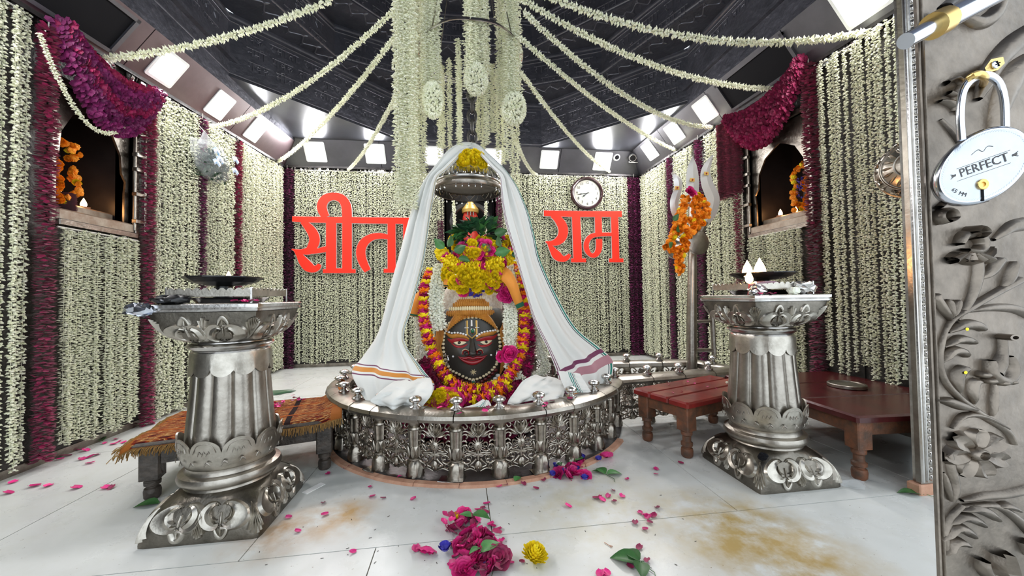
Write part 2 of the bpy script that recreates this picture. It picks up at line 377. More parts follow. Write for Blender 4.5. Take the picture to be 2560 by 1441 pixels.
for nm, side, s0, s1, mt in (('trim_1', 'L', -.8, YB-.05, 'cornice_red'), ('trim_2', 'B', XL+.05, XR-.05, 'cornice'), ('trim_3', 'R', .8, YB-.05, 'cornice')):
    r = struct(nm); n = 5 if side != 'B' else 4
    for k in range(n):
        a = s0+(s1-s0)*k/n+.004; b_ = s0+(s1-s0)*(k+1)/n-.004
        g = M(); g.loft([[cornice_pt(side, a, 0), cornice_pt(side, a, 1), cornice_pt(side, a, 1, -.03), cornice_pt(side, a, 0, -.03)], [cornice_pt(side, b_, 0), cornice_pt(side, b_, 1), cornice_pt(side, b_, 1, -.03), cornice_pt(side, b_, 0, -.03)]], cap=True)
        g.build('cornice_plate', mt, r, smooth=False)
    g = M(); g.loft([[cornice_pt(side, s, 1), cornice_pt(side, s, 1)+Vector((0,0,.5)), cornice_pt(side, s, 1, -.02)+Vector((0,0,.5)), cornice_pt(side, s, 1, -.02)] for s in (s0, s1)], cap=True)
    g.build('fascia', 'ceil', r, smooth=False)
    g = M(); g.loft([[cornice_pt(side, s, 0, .002)+Vector((0,0,z)) for z in (.0, -.03)]+[cornice_pt(side, s, 0, -.06)+Vector((0,0,z)) for z in (-.03, 0)] for s in (s0, s1)], cap=True)
    g.build('lower_lip', 'steel_dark', r, smooth=False)
    # crumpled foil edging hanging below the lip
    g = M(); s = s0+.1
    while s < s1-.1:
        p = cornice_pt(side, s, 0, -.015)+Vector((0,0,-.03)); a_ = rnd(0, PI)
        g.petal(p, (rnd(-.4,.4), rnd(-.4,.4), -1), (math.cos(a_), math.sin(a_), 0), rnd(.04,.08), rnd(.03,.06), rnd(-.3,.3)); s += .022
    tag(g.build('foil_edging', 'silver_bright', r), kind='stuff')

def light_panel(side, s, q, size, label):
    c = cornice_pt(side, s, q); R_ = empty('ceiling_light', c, label, 'light', 'square light panels in the cornice')
    du = (cornice_pt(side, s+.1, q)-c).normalized(); dv = (cornice_pt(side, s, q+.1)-c).normalized(); n = (cornice_pt(side, s, q, .1)-c).normalized()
    def S(u, v, h): return tuple(du*u+dv*v+n*h)
    def rr(a, r_, k=4):
        return [((a-r_)*sx+r_*math.cos(t), (a-r_)*sy+r_*math.sin(t)) for sx, sy, t0 in ((1,1,0),(-1,1,PI/2),(-1,-1,PI),(1,-1,1.5*PI)) for t in [t0+PI/2*j/k for j in range(k+1)]]
    o_, i_ = rr(size/2+.022, .02), rr(size/2, .018); g = M()
    g.loft([[S(u,v,0) for u,v in o_], [S(u,v,.008) for u,v in o_], [S(u,v,.009) for u,v in i_], [S(u,v,.002) for u,v in i_]])
    g.build('frame', 'glass_white', R_)
    g = M(); g.add([S(u,v,.004) for u,v in i_], [tuple(range(len(i_)))]); g.build('diffuser', 'diffuser', R_, smooth=False)
    l = bpy.data.lights.new('panel_light', 'AREA'); l.shape = 'SQUARE'; l.size = size*.95; l.energy = LAMP_W; l.color = (1, .975, .97)
    lo = bpy.data.objects.new('panel_light', l); C.objects.link(lo); lo.parent = R_; lo.location = n*.02; lo.rotation_euler = (-n).to_track_quat('Z', 'Y').to_euler()
    lo.rotation_euler = n.to_track_quat('-Z', 'Y').to_euler()
    return R_
LS = .235
wrd = ['nearest', 'second', 'third']
for k, y in enumerate((4.94, 4.25, 3.54)): light_panel('L', y, .47, LS, ['square white light panel in left cornice, farthest, beside the back corner', 'square white light panel in left cornice, middle of the three', 'square white light panel in left cornice, nearest before the dark vent'][k])
light_panel('L', 2.02, .5, LS, 'square white light panel cut by the top left edge of the photo'); light_panel('L', .9, .5, LS, 'square white light panel in left cornice beyond the photo edge')
lab = ['first from the left corner', 'second from the left corner', 'glimpsed behind the left hanging flower strings', 'half hidden by strings right of the chain', 'above the gap left of the wall clock', 'above the wall clock beside the small cameras']
for k, x in enumerate((-2.10, -1.25, -.38, .53, 1.43, 2.32)): light_panel('B', x, .52, .25, 'square light panel in back cornice, '+lab[k])
lab = ['farthest, behind the garland end at the corner', 'second from the back corner', 'third from the corner, beside the vent']
for k, y in enumerate((5.32, 4.66, 4.02)): light_panel('R', y, .55, LS, 'square white light panel in right cornice, '+lab[k])
light_panel('R', 2.30, .52, .27, 'large bright panel cut by the top edge at the right')

def vent(side, s0, s1, label):
    c = cornice_pt(side, (s0+s1)/2, .5); r = empty('vent', c, label, 'vent')
    def P(s, q, h): return cornice_pt(side, s, q, h)-c
    g = M()
    for a, b_, q0, q1 in ((s0, s1, .06, .13), (s0, s1, .87, .94), (s0, s0+.03, .06, .94), (s1-.03, s1, .06, .94)):
        g.loft([[P(a,q0,0), P(a,q1,0), P(a,q1,.02), P(a,q0,.02)], [P(b_,q0,0), P(b_,q1,0), P(b_,q1,.02), P(b_,q0,.02)]], cap=True)
    g.build('frame', 'cornice', r, smooth=False)
    g = M(); g.loft([[P(s,.13,.002), P(s,.87,.002), P(s,.87,.004), P(s,.13,.004)] for s in (s0+.03, s1-.03)], cap=True); g.build('opening', 'black', r, smooth=False)  # no hole here: black sheet on the cornice face, the vent's inner shade as colour
vent('L', 2.42, 3.12, 'dark rectangular vent opening in left cornice above the niche swag')
vent('R', 2.85, 3.72, 'dark rectangular vent opening in right cornice above the rose swag')

# ---- corbelled ceiling: octagonal tiers of tarnished silver beams with raised inscriptions
GL = {  # strokes of a few letters, headline at v=1
 'n': [[(.75,1),(.75,0)],[(.75,.5),(.3,.5),(.2,.42),(.32,.36)]], 'm': [[(.75,1),(.75,0)],[(.2,1),(.2,.4),(.1,.33),(.2,.28),(.28,.38),(.75,.4)]],
 'r': [[(.3,1),(.5,.8),(.45,.6),(.2,.5),(.6,.05)]], 'a': [[(.3,1),(.3,0)]], 'v': [[(.75,1),(.75,0)],[(.75,.6),(.4,.7),(.2,.5),(.4,.3),(.75,.42)]],
 's': [[(.75,1),(.75,0)],[(.1,1),(.35,.8),(.3,.6),(.1,.5),(.4,.1)],[(.2,.5),(.75,.5)]], 't': [[(.75,1),(.75,0)],[(.75,.62),(.4,.62),(.2,.4),(.4,.05)]],
 'g': [[(.8,1),(.8,0)],[(.3,1),(.3,.5),(.2,.35),(.1,.42)]], 'i': [[(.35,1),(.35,0)],[(.35,1),(.2,1.35),(-.3,1.2)]], 'p': [[(.75,1),(.75,0)],[(.2,1),(.22,.6),(.4,.4),(.75,.45)]],
 'k': [[(.5,1),(.5,0)],[(.5,.6),(.25,.7),(.12,.5),(.3,.35),(.5,.5),(.75,.7),(.9,.5),(.7,.25)]]}
WORDS = ['ranma', 'sitara', 'nmi', 'gvk', 'tani', 'pasmr', 'kvan', 'rsita']
def inscription(S, u0, u1, v, h, rows, par, name='inscription'):
    g = M()
    for rI in range(rows):
        u = u0+rnd(0, .1); vv = v-rI*h*1.75
        while u < u1-h*2:
            wd = random.choice(WORDS); st = u
            for ch in wd:
                cw = h*(.55 if ch in 'ai' else .85)
                for st_ in GL[ch]: g.stroke(S, [(u+x*h*.8, vv+y*h) for x, y in st_], h*.13, .007, smooth=False)
                u += cw
                if u > u1: break
            g.stroke(S, [(st, vv+h), (u, vv+h)], h*.14, .007, smooth=False); u += h*.7
    if g.v: g.build(name, 'ceil_relief', par, smooth=True)
ce = struct('ceiling'); CX, CYc = .215, 3.13
def octp(a, z, rot=0): return [Vector((CX+a/math.cos(PI/8)*math.cos(PI/8+PI/4*k+rot), CYc+a/math.cos(PI/8)*math.sin(PI/8+PI/4*k+rot), z)) for k in range(8)]
tiers = [(2.575, 3.34, 4.02, 3), (2.27, 4.02, 4.45, 2), (1.96, 4.45, 4.9, 2), (1.6, 4.9, 5.25, 1), (1.15, 5.25, 5.5, 1)]
for ti, (a, z0, z1, rows) in enumerate(tiers):
    rot = 0 if ti % 2 == 0 else PI/8
    A, B_, A2, B2 = octp(a, z0, rot), octp(a, z1, rot), octp(a+.5, z0, rot), octp(a+.5, z1, rot)
    for k in range(8):
        j = (k+1) % 8; g = M()
        g.add([A[k], A[j], B_[j], B_[k], A2[k], A2[j], B2[j], B2[k]], [(0,1,2,3),(4,7,6,5),(0,4,5,1),(3,2,6,7),(0,3,7,4),(1,5,6,2)])
        g.build('ceiling_beam', 'ceil', ce, smooth=False)
        e = (A[j]-A[k]); L = e.length; e = e/L; mid = (A[k]+A[j])/2; nn = Vector((CX, CYc, 0))-Vector((mid.x, mid.y, 0)); nn.normalize()
        if mid.y < 2.2 and ti < 2 and mid.y < 1.2: continue
        if e.cross(Vector((0,0,1))).dot(nn) > 0: org, ee = A[k], e
        else: org, ee = A[j], -e
        def S(u, v, h, org=org, ee=ee, nn=nn): return tuple(org+ee*u+Vector((0,0,v))+nn*h)
        hh = (z1-z0)
        g = M()
        for v0, w_ in ((.035, .03), (hh-.04, .035), (hh-.10, .012)): g.stroke(S, [(0, v0), (L, v0)], w_, .014, smooth=False)
        g.build('moulding', 'ceil_relief', ce)
        letter = .085 if rows == 3 else .10
        inscription(S, .08, L-.08, hh-.10-letter*1.5, letter, rows, ce)
        # leafy scroll border under the soffit
        if ti:
            g = M(); u = 0
            S2 = lambda u, v, h, A=A[k] if ee == e else A[j], ee=ee, nn=nn, z0=z0: tuple(A+ee*u-nn*v+Vector((0,0,z0-A.z-h)))
            while u < L-.05:
                s_ = 1 if int(u/.1) % 2 else -1
                g.stroke(S2, [(u, .12), (u+.05, .12+.05*s_), (u+.1, .12)], .018, .008); g.leafS(S2, u+.05, .12+.04*s_, s_*1.2, .07, .03, .008); u += .1
            g.build('scroll_relief', 'ceil_relief', ce)
g = M(); P = octp(1.2, 5.5); g.add(P+[p+Vector((0,0,.1)) for p in P], [tuple(range(7,-1,-1)), tuple(range(8,16))]); g.build('cap_slab', 'ceil', ce, smooth=False)
# flat plates closing the corners between the square of the cornice and the first octagon
A = octp(2.575, H2+.03)
for sx, sy in ((-1,1),(1,1),(-1,-1),(1,-1)):
    cxx = XL+.22 if sx < 0 else XR-.23; cyy = YB-.24 if sy > 0 else .5
    c_ = Vector((CX+sx*2.66, CYc+sy*2.66, H2)); t = 2.6*math.tan(PI/8)
    g = M(); P = [(c_.x, c_.y, H2-.008), (c_.x, CYc+sy*.96, H2-.008), (CX+sx*.96, c_.y, H2-.008)]
    g.add(P+[(x, y, z+.02) for x, y, z in P], [(0,1,2),(5,4,3)]+[(i,(i+1)%3,3+(i+1)%3,3+i) for i in range(3)]); g.build('corner_plate', 'corner_plate', ce, smooth=False)
# closing slab over the side strips beyond the octagon
for x0, x1, y0, y1 in ((XL-.1, XL+.32, -1.2, YB+.1), (XR-.32, XR+.1, -1.2, YB+.1), (XL, XR, YB-.3, YB+.1), (XL, XR, -1.2, .62)):
    g = M(); g.box(x0, x1, y0, y1, 3.5, 3.54); g.build('roof_slab', 'ceil', ce, smooth=False)
# ================================================================ FLOWER MESHES (shared)
def strand_mesh(L, dz, per, bl, br, spread, name='strand'):
    g = M(); z = 0; ph = rnd(0, 6); g.tube([(0,0,0),(0,0,-L*.5),(0,0,-L)], .0016, 3)
    while z < L:
        for k in range(per):
            a = ph+2*PI*k/per+rnd(-.5, .5)
            q = spread*.009; g.bud((rnd(-q,q), rnd(-q,q), -z-rnd(0, dz*1.3)), (math.cos(a), math.sin(a), rnd(-.9, .1)), bl*rnd(.8, 1.2), br*rnd(.8,1.2))
        ph += .9; z += dz
    return mesh_of(g, name, 'buds')
DENSE = [strand_mesh(2.9, .0205, 3, .027, .0080, 1) for _ in range(8)]
SPARSE = [strand_mesh(2.9, .0200, 4, .021, .0080, .45) for _ in range(5)]
def mum_mesh(R, m, n=110, flat=.6, name='flower'):
    g = M()
    for k in range(n):
        t = (k+.5)/n; ph = k*2.39996; el = (1-t)*PI/2*.98
        d = Vector((math.cos(ph)*math.cos(el), math.sin(ph)*math.cos(el), math.sin(el)*flat))
        g.petal(d*R*.25, d, (0,0,1), R*rnd(.68,.85), R*.34, .25)
    g.ball((0,0,R*.05), R*.46, 8, 5, (1,1,flat))
    return mesh_of(g, name, m)
def rose_mesh(R, m, name='rose'):
    g = M()
    for L_, n, el, s in ((0,3,1.3,.5),(1,4,1.1,.7),(2,5,.8,.85),(3,6,.45,1.0)):
        for k in range(n):
            ph = k*2*PI/n+L_*.7+rnd(-.2,.2); d = Vector((math.cos(ph)*math.cos(el), math.sin(ph)*math.cos(el), math.sin(el)))
            a = Vector((-math.sin(ph), math.cos(ph), 0)); up = a.cross(d); vs = []; c = Vector((math.cos(ph), math.sin(ph), 0))*R*.06*L_
            for i in range(4):
                for j in range(4):
                    u = j/3-.5; v = i/3
                    w_ = R*1.0*s*math.sin(PI*(.15+.7*v)); p = c+d*R*.95*s*v+a*u*w_*1.3-up*((.5-u*u*2.2)*R*.25*s)*(-1)+up*R*.1*v*v
                    vs.append(p)
            g.add(vs, [(i*4+j, i*4+j+1, i*4+j+5, i*4+j+4) for i in range(3) for j in range(3)])
    return mesh_of(g, name, m, smooth=True)
def disc_mesh(R, T, m, n=26, name='flower'):
    """a ruffled flower threaded through its middle, lying in the xy plane"""
    g = M()
    for k in range(n*2):
        a = k*2.39996; d = Vector((math.cos(a), math.sin(a), rnd(-.25,.25)))
        g.petal(d*R*.2+Vector((0,0,rnd(-T/2,T/2))), d, (0,0,random.choice((-1,1))), R*rnd(.72,.85), R*.42, rnd(.05,.3))
    g.ball((0,0,0), R*.7, 8, 4, (1,1,T/R*.8))
    return mesh_of(g, name, m)
MUM = {c: [mum_mesh(1, c, name='flower') for _ in range(2)] for c in ('yellow', 'orange', 'rose_pink')}
ROSE = {c: [rose_mesh(1, c) for _ in range(2)] for c in ('rose_pink', 'rose')}
DISC = {c: [disc_mesh(1, .45, c) for _ in range(2)] for c in ('yellow', 'orange', 'rose_pink', 'rose')}
def rose_col_mesh(L, R, m='rose', dz=.017):
    g = M(); z = 0; bul = 0
    while z < L:
        rr = R*(1+.12*math.sin(z*23)+rnd(-.08,.08))
        for k in range(11):
            a = 2*PI*k/11+rnd(-.3,.3); d = Vector((math.cos(a), math.sin(a), rnd(-.5,.15)))
            g.petal(d*R*.25+Vector((0,0,-z-rnd(0,dz))), d, (0,0,1), rr*.85, R*.62, rnd(-.1,.3))
        z += dz
    return mesh_of(g, 'petal_strand', m)
ROSECOL = [rose_col_mesh(2.8, .052) for _ in range(3)]

# ================================================================ JASMINE CURTAINS
def curtain(kind, side, a0, a1, zt, zb, label, sp=.034, jit=.03, ztop=None, name='flower_curtain'):
    """a sheet of strings: the cord above, then each string its own part"""
    mid = (a0+a1)/2
    def P(s, d=0): return Vector((XL+.045+d, s, 0)) if side == 'L' else (Vector((XR-.045-d, s, 0)) if side == 'R' else Vector((s, YB-.045-d, 0)))
    base = P(mid)+Vector((0,0,zb)); r = empty(name, base, label, 'flower curtain', 'white flower curtains on the walls')
    f = ztop or (lambda s: zt)
    g = M(); g.tube([P(a0)-base+Vector((0,0,f(a0))), P(mid)-base+Vector((0,0,f(mid)+.0)), P(a1)-base+Vector((0,0,f(a1)))], .006, 6); g.build('top_cord', 'string', r)
    s = a0+sp/2; vs = DENSE if kind == 'dense' else SPARSE
    while s < a1:
        z = f(s)+rnd(-.01,.01); L = z-zb-rnd(0, .07 if kind == 'dense' else .12)
        p = P(s+rnd(-.2,.2)*sp, rnd(0, jit))
        inst(random.choice(vs), r, p-base+Vector((0,0,z)), (rnd(-.006,.006), rnd(-.006,.006), rnd(0,6.28)), (1, 1, L/2.9), name='flower_string')
        s += sp*rnd(.9,1.1)
    return r
fL = lambda s: zc('L', s)-.05
fR = lambda s: zc('R', s)-.06
curtain('sparse', 'L', 1.75, 2.63, 0, .02, 'curtain of separate white bud strings at the far left edge of the photo', .040, .03, fL)
curtain('dense', 'L', 2.79, 3.40, 1.50, .05, 'white flower curtain hanging below the left niche', .032, .03)
curtain('dense', 'L', 3.54, 4.09, 0, .02, 'tall white flower curtain right of the left niche', .032, .02, fL)
curtain('dense', 'L', 4.18, 4.69, 0, .02, 'white flower curtain below the hanging plastic bag', .032, .02, fL)
curtain('dense', 'L', 4.80, 5.90, 0, .03, 'white flower curtain on left wall next to the back corner', .033, .02, fL)
curtain('dense', 'B', -2.44, -.24, 2.95, .06, 'white flower curtain behind the red letters left of the cloth', .032, .015)
curtain('dense', 'B', .60, 2.80, 2.98, .06, 'white flower curtain behind the wall clock and the red letters right of the cloth', .032, .015)
curtain('dense', 'R', 5.10, 5.88, 0, .05, 'narrow white flower curtain on right wall next to the back corner', .033, .02, fR)
curtain('dense', 'R', 4.46, 4.88, 0, .05, 'white flower curtain behind the trident between two dark red garlands', .033, .02, fR)
curtain('dense', 'R', 3.98, 4.22, 0, .05, 'white flower curtain left of the thick rose mass at the right niche', .03, .02, fR)
curtain('dense', 'R', 3.62, 3.98, 2.10, .05, 'short white flower curtain under the thick rose mass', .03, .02)
curtain('dense', 'R', 2.94, 3.56, 1.58, .05, 'white flower curtain hanging below the right niche', .032, .03)
curtain('sparse', 'R', 1.72, 2.74, 0, .33, 'loose curtain of separate white strings left of the silver door', .046, .045, fR)

def rose_column(side, s, zt, zb, R, label, d=.06, group='magenta rose petal garlands hanging on the walls', m=None, n=1, gap=.085):
    p = Vector((XL+d, s, zb)) if side == 'L' else (Vector((XR-d, s, zb)) if side == 'R' else Vector((s, YB-d, zb)))
    r = empty('rose_garland', p, label, 'garland', group)
    for k in range(n):
        off = (k-(n-1)/2)*gap; o = (0, off, zt-zb) if side != 'B' else (off, 0, zt-zb)
        inst(random.choice(ROSECOL), r, o, (0, 0, rnd(0, 6)), (R/.052, R/.052, (zt-zb)/2.8), m=m)
    g = M(); g.tube([(0,0,zt-zb), (0,0,zt-zb+.06)], .004, 5); g.build('thread', 'string', r)
    return r
rose_column('L', 2.69, 2.74, .05, .050, 'thick magenta petal garland along the left edge of the left niche', .075)
rose_column('L', 3.47, 2.74, .02, .05, 'magenta petal garland along the right edge of the left niche', .07)
rose_column('L', 4.135, 2.84, .02, .045, 'magenta petal garland on left wall beside the hanging plastic bag', m='rose_purple')
rose_column('L', 4.745, 2.87, .02, .048, 'magenta petal garland on left wall right of the hanging plastic bag')
rose_column('B', -2.535, 2.95, .02, .05, 'pair of dark purple petal strands in the back left corner', m='rose_purple', n=2, gap=.09)
rose_column('B', 2.905, 2.98, .04, .042, 'dark triple strand of petals in the back right corner right of the clock', m='rose_purple', n=3, gap=.078)
rose_column('R', 5.0, 2.96, .05, .045, 'dark red petal garland left of the trident', m='rose_purple')
rose_column('R', 4.34, 2.95, .05, .05, 'dark red petal garland behind the right prong of the trident', m='rose_purple')
rose_column('R', 2.80, 2.96, .05, .058, 'long magenta petal garland along the right edge of the right niche', .075)
rose_column('R', 3.67, 2.2, .1, .045, 'thin magenta petal garland below the thick rose mass', .07)
rose_column('B', -.30, 2.2, .3, .045, 'magenta petal strand left of the back niche, seen under the bell canopy', m='rose_purple')
rose_column('B', .62, 2.66, .3, .05, 'magenta petal strand right of the back niche, seen under the bell canopy', m='rose_purple')
# thick rose mass beside the right niche
r = empty('rose_garland', (XR-.08, 3.76, 2.1), 'thick block of magenta petal strands left of the right niche', 'garland')
for k in range(4): inst(random.choice(ROSECOL), r, (-.012*(k % 2), -.105+.07*k, .82+rnd(-.02,.02)), (0,0,rnd(0,6)), (1.0, 1.0, .84/2.8+rnd(0,.01)))
def swag(side, A_, B_, sag, R, n, label, m):
    """thick scalloped swag built from n petal ropes"""
    mid = (A_+B_)/2; r = empty('rose_swag', mid, label, 'garland'); sx = 1 if side == 'L' else -1
    for q in range(n):
        g = M(); N = 46; f = q/(n-1)
        for i in range(N+1):
            t = i/N; p = A_.lerp(B_, t)-Vector((0,0,1))*(sag*(.25+.85*f)*4*t*(1-t))+Vector((sx*(.03+.03*math.sin(PI*f)),0,0))
            p = p + (B_-A_).normalized()*((.5-t)*.35*(1-f)*.2)
            for k in range(12):
                a = rnd(0, 2*PI); tg = (B_-A_).normalized(); d = (Vector((sx,0,0))*math.cos(a)+Vector((0,0,1))*math.sin(a)+tg*rnd(-.5,.5)).normalized()
                g.petal(p-mid+d*R*.25, d, tg, R*.85, R*.6, rnd(-.1,.3))
        g.build('petal_rope', m if q % 3 else 'rose', r, smooth=False)
swag('L', Vector((XL+.09, 2.70, 2.77)), Vector((XL+.09, 3.46, 2.72)), .42, .06, 6, 'thick purple rose swag draped across the top of the left niche', 'rose_purple')
swag('R', Vector((XR-.09, 2.80, 2.98)), Vector((XR-.09, 3.72, 2.90)), .42, .06, 6, 'thick magenta rose swag draped across the top of the right niche', 'rose')

# ================================================================ FREE HANGING JASMINE GARLANDS
def bud_rope(g, pts, R, bl=.024, br=.007, dens=.0105, per=4):
    pts = [Vector(p) for p in pts]; acc = 0; ph = 0
    for a, b_ in zip(pts, pts[1:]):
        L = (b_-a).length; t = (b_-a)/L; o = t.orthogonal().normalized(); q = t.cross(o); s = acc
        while s < L:
            for k in range(per):
                an = ph+2*PI*k/per+rnd(-.5,.5); d = (o*math.cos(an)+q*math.sin(an)+t*rnd(-.6,.6))
                g.bud(a+t*(s+rnd(0,dens)), d, R*rnd(.8,1.25), br*rnd(.8,1.2))
            s += dens; ph += .8
        acc = s-L
def garland(A_, B_, sag, label, R=.027, group='jasmine garlands slung from the hoop to the cornice'):
    A_, B_ = Vector(A_), Vector(B_); n = 24
    pts = [A_.lerp(B_, i/n)-Vector((0,0,sag*4*(i/n)*(1-i/n))) for i in range(n+1)]
    g = M(); bud_rope(g, [p-B_ for p in pts], R, br=R*.30, dens=R*.42); 
    o = g.build('jasmine_garland', 'buds', None, smooth=False); o.location = B_
    tag(o, label, 'garland', group)
    return o
def fit_garland(px0, d0, px1, end, label, midpx, R=.027):
    """from the hoop (pixel px0 at distance d0) to the point end, sagging through the pixel midpx"""
    A_ = EYE+ray(*px0).normalized()*d0; A_ = A_ if not isinstance(d0, Vector) else d0
    best = None
    for k in range(60):
        sag = k*.015; p = A_.lerp(end, .5)-Vector((0,0,sag)); c = ROT.transposed() @ (p-EYE)
        y = 720.5+FPX*c.y/c.z; x = 1280-FPX*c.x/c.z; e = abs(y-(midpx[1]+(x-midpx[0])*(px1[1]-px0[1])/(px1[0]-px0[0])))
        if best is None or e < best[0]: best = (e, sag)
    return garland(A_, end, best[1], label, R)
HOOPZ = 3.02; HC = Vector((.11, 3.1, HOOPZ)); HR = .42
def hoop(a, dz=0): return HC+Vector((HR*math.cos(a), HR*math.sin(a), dz))
def onL(px, py, d=.05): return onX(px, py, XL+d)
def onR(px, py, d=.05): return onX(px, py, XR-d)
fit_garland((830, 0), 4.0, (260, 147), onL(262, 147, .12), 'long jasmine garland from top centre down to the left cornice before the vent', (560, 92), .033)
fit_garland((985, 25), 3.6, (525, 318), onL(527, 318, .1), 'jasmine garland running down left, ending right of the second left light panel', (745, 225))
fit_garland((990, 88), 3.6, (685, 405), onY(688, 408, YB-.12), 'jasmine garland ending at the back left corner', (838, 278))
fit_garland((990, 240), 3.6, (870, 425), onY(870, 425, YB-.08), 'short steep jasmine garland ending left of the hanging strings', (935, 340), .024)
fit_garland((1365, -12), 3.6, (2165, 80), onR(2165, 80, .06), 'longest jasmine garland sweeping along the top right to the right wall', (1800, 103), .034)
fit_garland((1300, -5), 3.5, (1930, 222), onR(1932, 222, .06), 'jasmine garland ending at the thick swag of the right niche', (1640, 165), .030)
fit_garland((1310, 30), 3.4, (1780, 318), onR(1780, 318, .06), 'jasmine garland ending below the second right light panel', (1500, 200), .028)
fit_garland((1300, 95), 3.4, (1690, 375), onR(1688, 375, .06), 'jasmine garland crossing the farthest right light panel', (1510, 268), .026)
fit_garland((1305, 185), 3.5, (1525, 430), onY(1525, 430, YB-.08), 'thin jasmine garland ending above the wall clock', (1400, 310), .024)
fit_garland((1280, 330), 3.4, (1345, 432), onY(1342, 436, YB-.08), 'short jasmine garland ending behind the right side of the cloth', (1310, 400), .022)
garland(onL(98, 82, .16), onL(338, 285, .14), .34, 'thin white garland along the lower edge of the purple swag', .018, None)

# hoop with its wires, chain, and the strings that hang from it
r = empty('wire_hoop', HC, 'round wire hoop holding the white flower strings around the chain', 'hoop')
for k, (rr, z) in enumerate(((HR, 0), (HR-.012, .015), (HR+.008, -.012))):
    g = M(); g.tube([(rr*math.cos(2*PI*i/48), rr*math.sin(2*PI*i/48), z+.004*math.sin(i)) for i in range(48)], .006, 6, closed=True); g.build('ring_wire', 'silver_bright', r)
for k in range(4):
    a = PI/4+k*PI/2; g = M(); g.tube([(HR*math.cos(a), HR*math.sin(a), 0), (0, 0, 1.9)], .004, 5); g.build('stay_wire', 'silver_old', r)
r = empty('chain', (.11, 3.1, 2.24), 'dark iron chain hanging above the draped cloth', 'chain')
z = 0; k = 0
while z < 3.3:
    g = M(); a, b_ = .032, .058
    pts = [((a*math.cos(t)) if k % 2 else 0, 0 if k % 2 else a*math.cos(t), b_*math.sin(t)) for t in [2*PI*i/16 for i in range(16)]]
    g.tube(pts, .013, 8, closed=True); o = g.build('link', 'steel_dark', r); o.location = (0, 0, z); z += .088; k += 1
def hang(px, ybot, label, R=1., d=None, n=1, spread=.0, ztop=3.9, knot=None, depth=3.1, group='white flower strings hanging from the hoop'):
    """strings hanging at image column px to row ybot, at the given world depth"""
    p = onY(px, ybot, depth); p2 = onY(px, ybot, depth)
    r = empty('flower_bundle' if n > 1 else 'flower_string', (p.x, p.y, p.z), label, 'flower string', group)
    for k in range(n):
        a = 2.4*k; q = spread*math.sqrt(k/max(1, n)); L = ztop-p.z-rnd(0, .12 if n > 1 else 0)*(1 if knot is None else 3)
        inst(random.choice(DENSE), r, (q*math.cos(a), q*math.sin(a)*.6, ztop-p.z), (0,0,rnd(0,6)), (R*1.15, R*1.15, L/2.9), name='bud_string')
    if knot:
        yk, ry, rx = knot; c = onY(px, yk, depth)-p; g = M(); N = int(420*rx*ry*1200)
        g.ball(c, 1, 16, 10, (rx*.62, rx*.62, ry*.70))
        for i in range(900):
            u = rnd(-1,1); t = rnd(0, 2*PI); s_ = math.sqrt(1-u*u); d = Vector((s_*math.cos(t), s_*math.sin(t), u))
            g.bud(c+Vector((d.x*rx*.75, d.y*rx*.75, d.z*ry*.85)), d+Vector((rnd(-.5,.5), rnd(-.5,.5), rnd(-.5,.3))), .032, .010)
        g.build('knot', 'buds', r, smooth=False)
    return r
hang(1012, 525, 'longest thick bundle of white flower strings left of the cloth', 1.1, n=9, spread=.085, ztop=3.75, depth=2.75)
hang(1045, 470, 'thick bundle of white flower strings falling behind the left of the cloth', 1, n=8, spread=.09, ztop=3.7, depth=3.2)
hang(1082, 290, 'knotted white flower bundle left of the chain', 1, n=6, spread=.06, ztop=3.75, knot=(250, .14, .07), depth=2.85)
hang(1190, 235, 'knotted white flower bundle in front of the chain', 1, n=9, spread=.10, ztop=3.75, knot=(198, .11, .085), depth=2.75)
hang(1062, 300, 'slim white flower bundle left above the cloth', 1, n=4, spread=.05, ztop=3.75, depth=2.9)
hang(1285, 305, 'knotted white flower bundle right of the chain', 1, n=7, spread=.06, ztop=3.75, knot=(272, .12, .095), depth=2.85)
hang(1265, 290, 'thick white flower bundle right of the hoop', 1, n=6, spread=.07, ztop=3.75, depth=3.0)
ORD = 'first second third fourth fifth sixth seventh eighth ninth tenth eleventh twelfth thirteenth fourteenth fifteenth'.split()
for (px, yb), od in zip(sorted(((1108, 370), (1125, 385), (1148, 365), (1150, 350), (1175, 250), (1195, 350), (1208, 375), (1218, 360), (1232, 330), (1245, 395), (1258, 410), (1268, 400), (1282, 440), (1295, 498), (1100, 405))), ORD):
    a = rnd(3.3, 6.1)
    hang(px, yb, 'single white flower string hanging below the wire hoop, '+od+' from the left', .95, ztop=HOOPZ, depth=3.1+.2*math.sin(px))

# ================================================================ LETTERS, CLOCK, CAMERAS ON THE BACK WALL
YS = YB-.085
def sgn(ox, oy, sc_):
    return lambda x, y: (lambda p: (p.x, p.z))(onY(ox+x/sc_, oy+y/sc_, YS))
def letter(name, label, parts, T, kx):
    pts0 = [T(*p[:2]) for st, *_ in parts for p in st]; cx = sum(p[0] for p in pts0)/len(pts0); zz = min(p[1] for p in pts0)
    r = empty(name, (cx, YS, zz), label, 'sign', 'red cut-out letters on the back wall')
    g = M(); ge = M()
    for st, smooth_ in parts:
        P = [T(p[0], p[1]) for p in st]; w_ = [p[2]*kx for p in st]
        _k = len(g.v)*.000004
        for mb, hh, grow, y in ((g, .004+_k, 0, -.036), (ge, .034+_k, .008, 0)):
            mb.stroke(lambda u, v, h, y=y: (u-cx, y-h, v-zz), P, [q+grow for q in w_], hh, flat=True, smooth=smooth_)
    ge.build('foam_back', 'sign_edge', r, smooth=False); g.build('red_face', 'sign', r, smooth=False)
T = sgn(650, 350, 3.602); K = 1/3.602/ (940/6.0)*.985
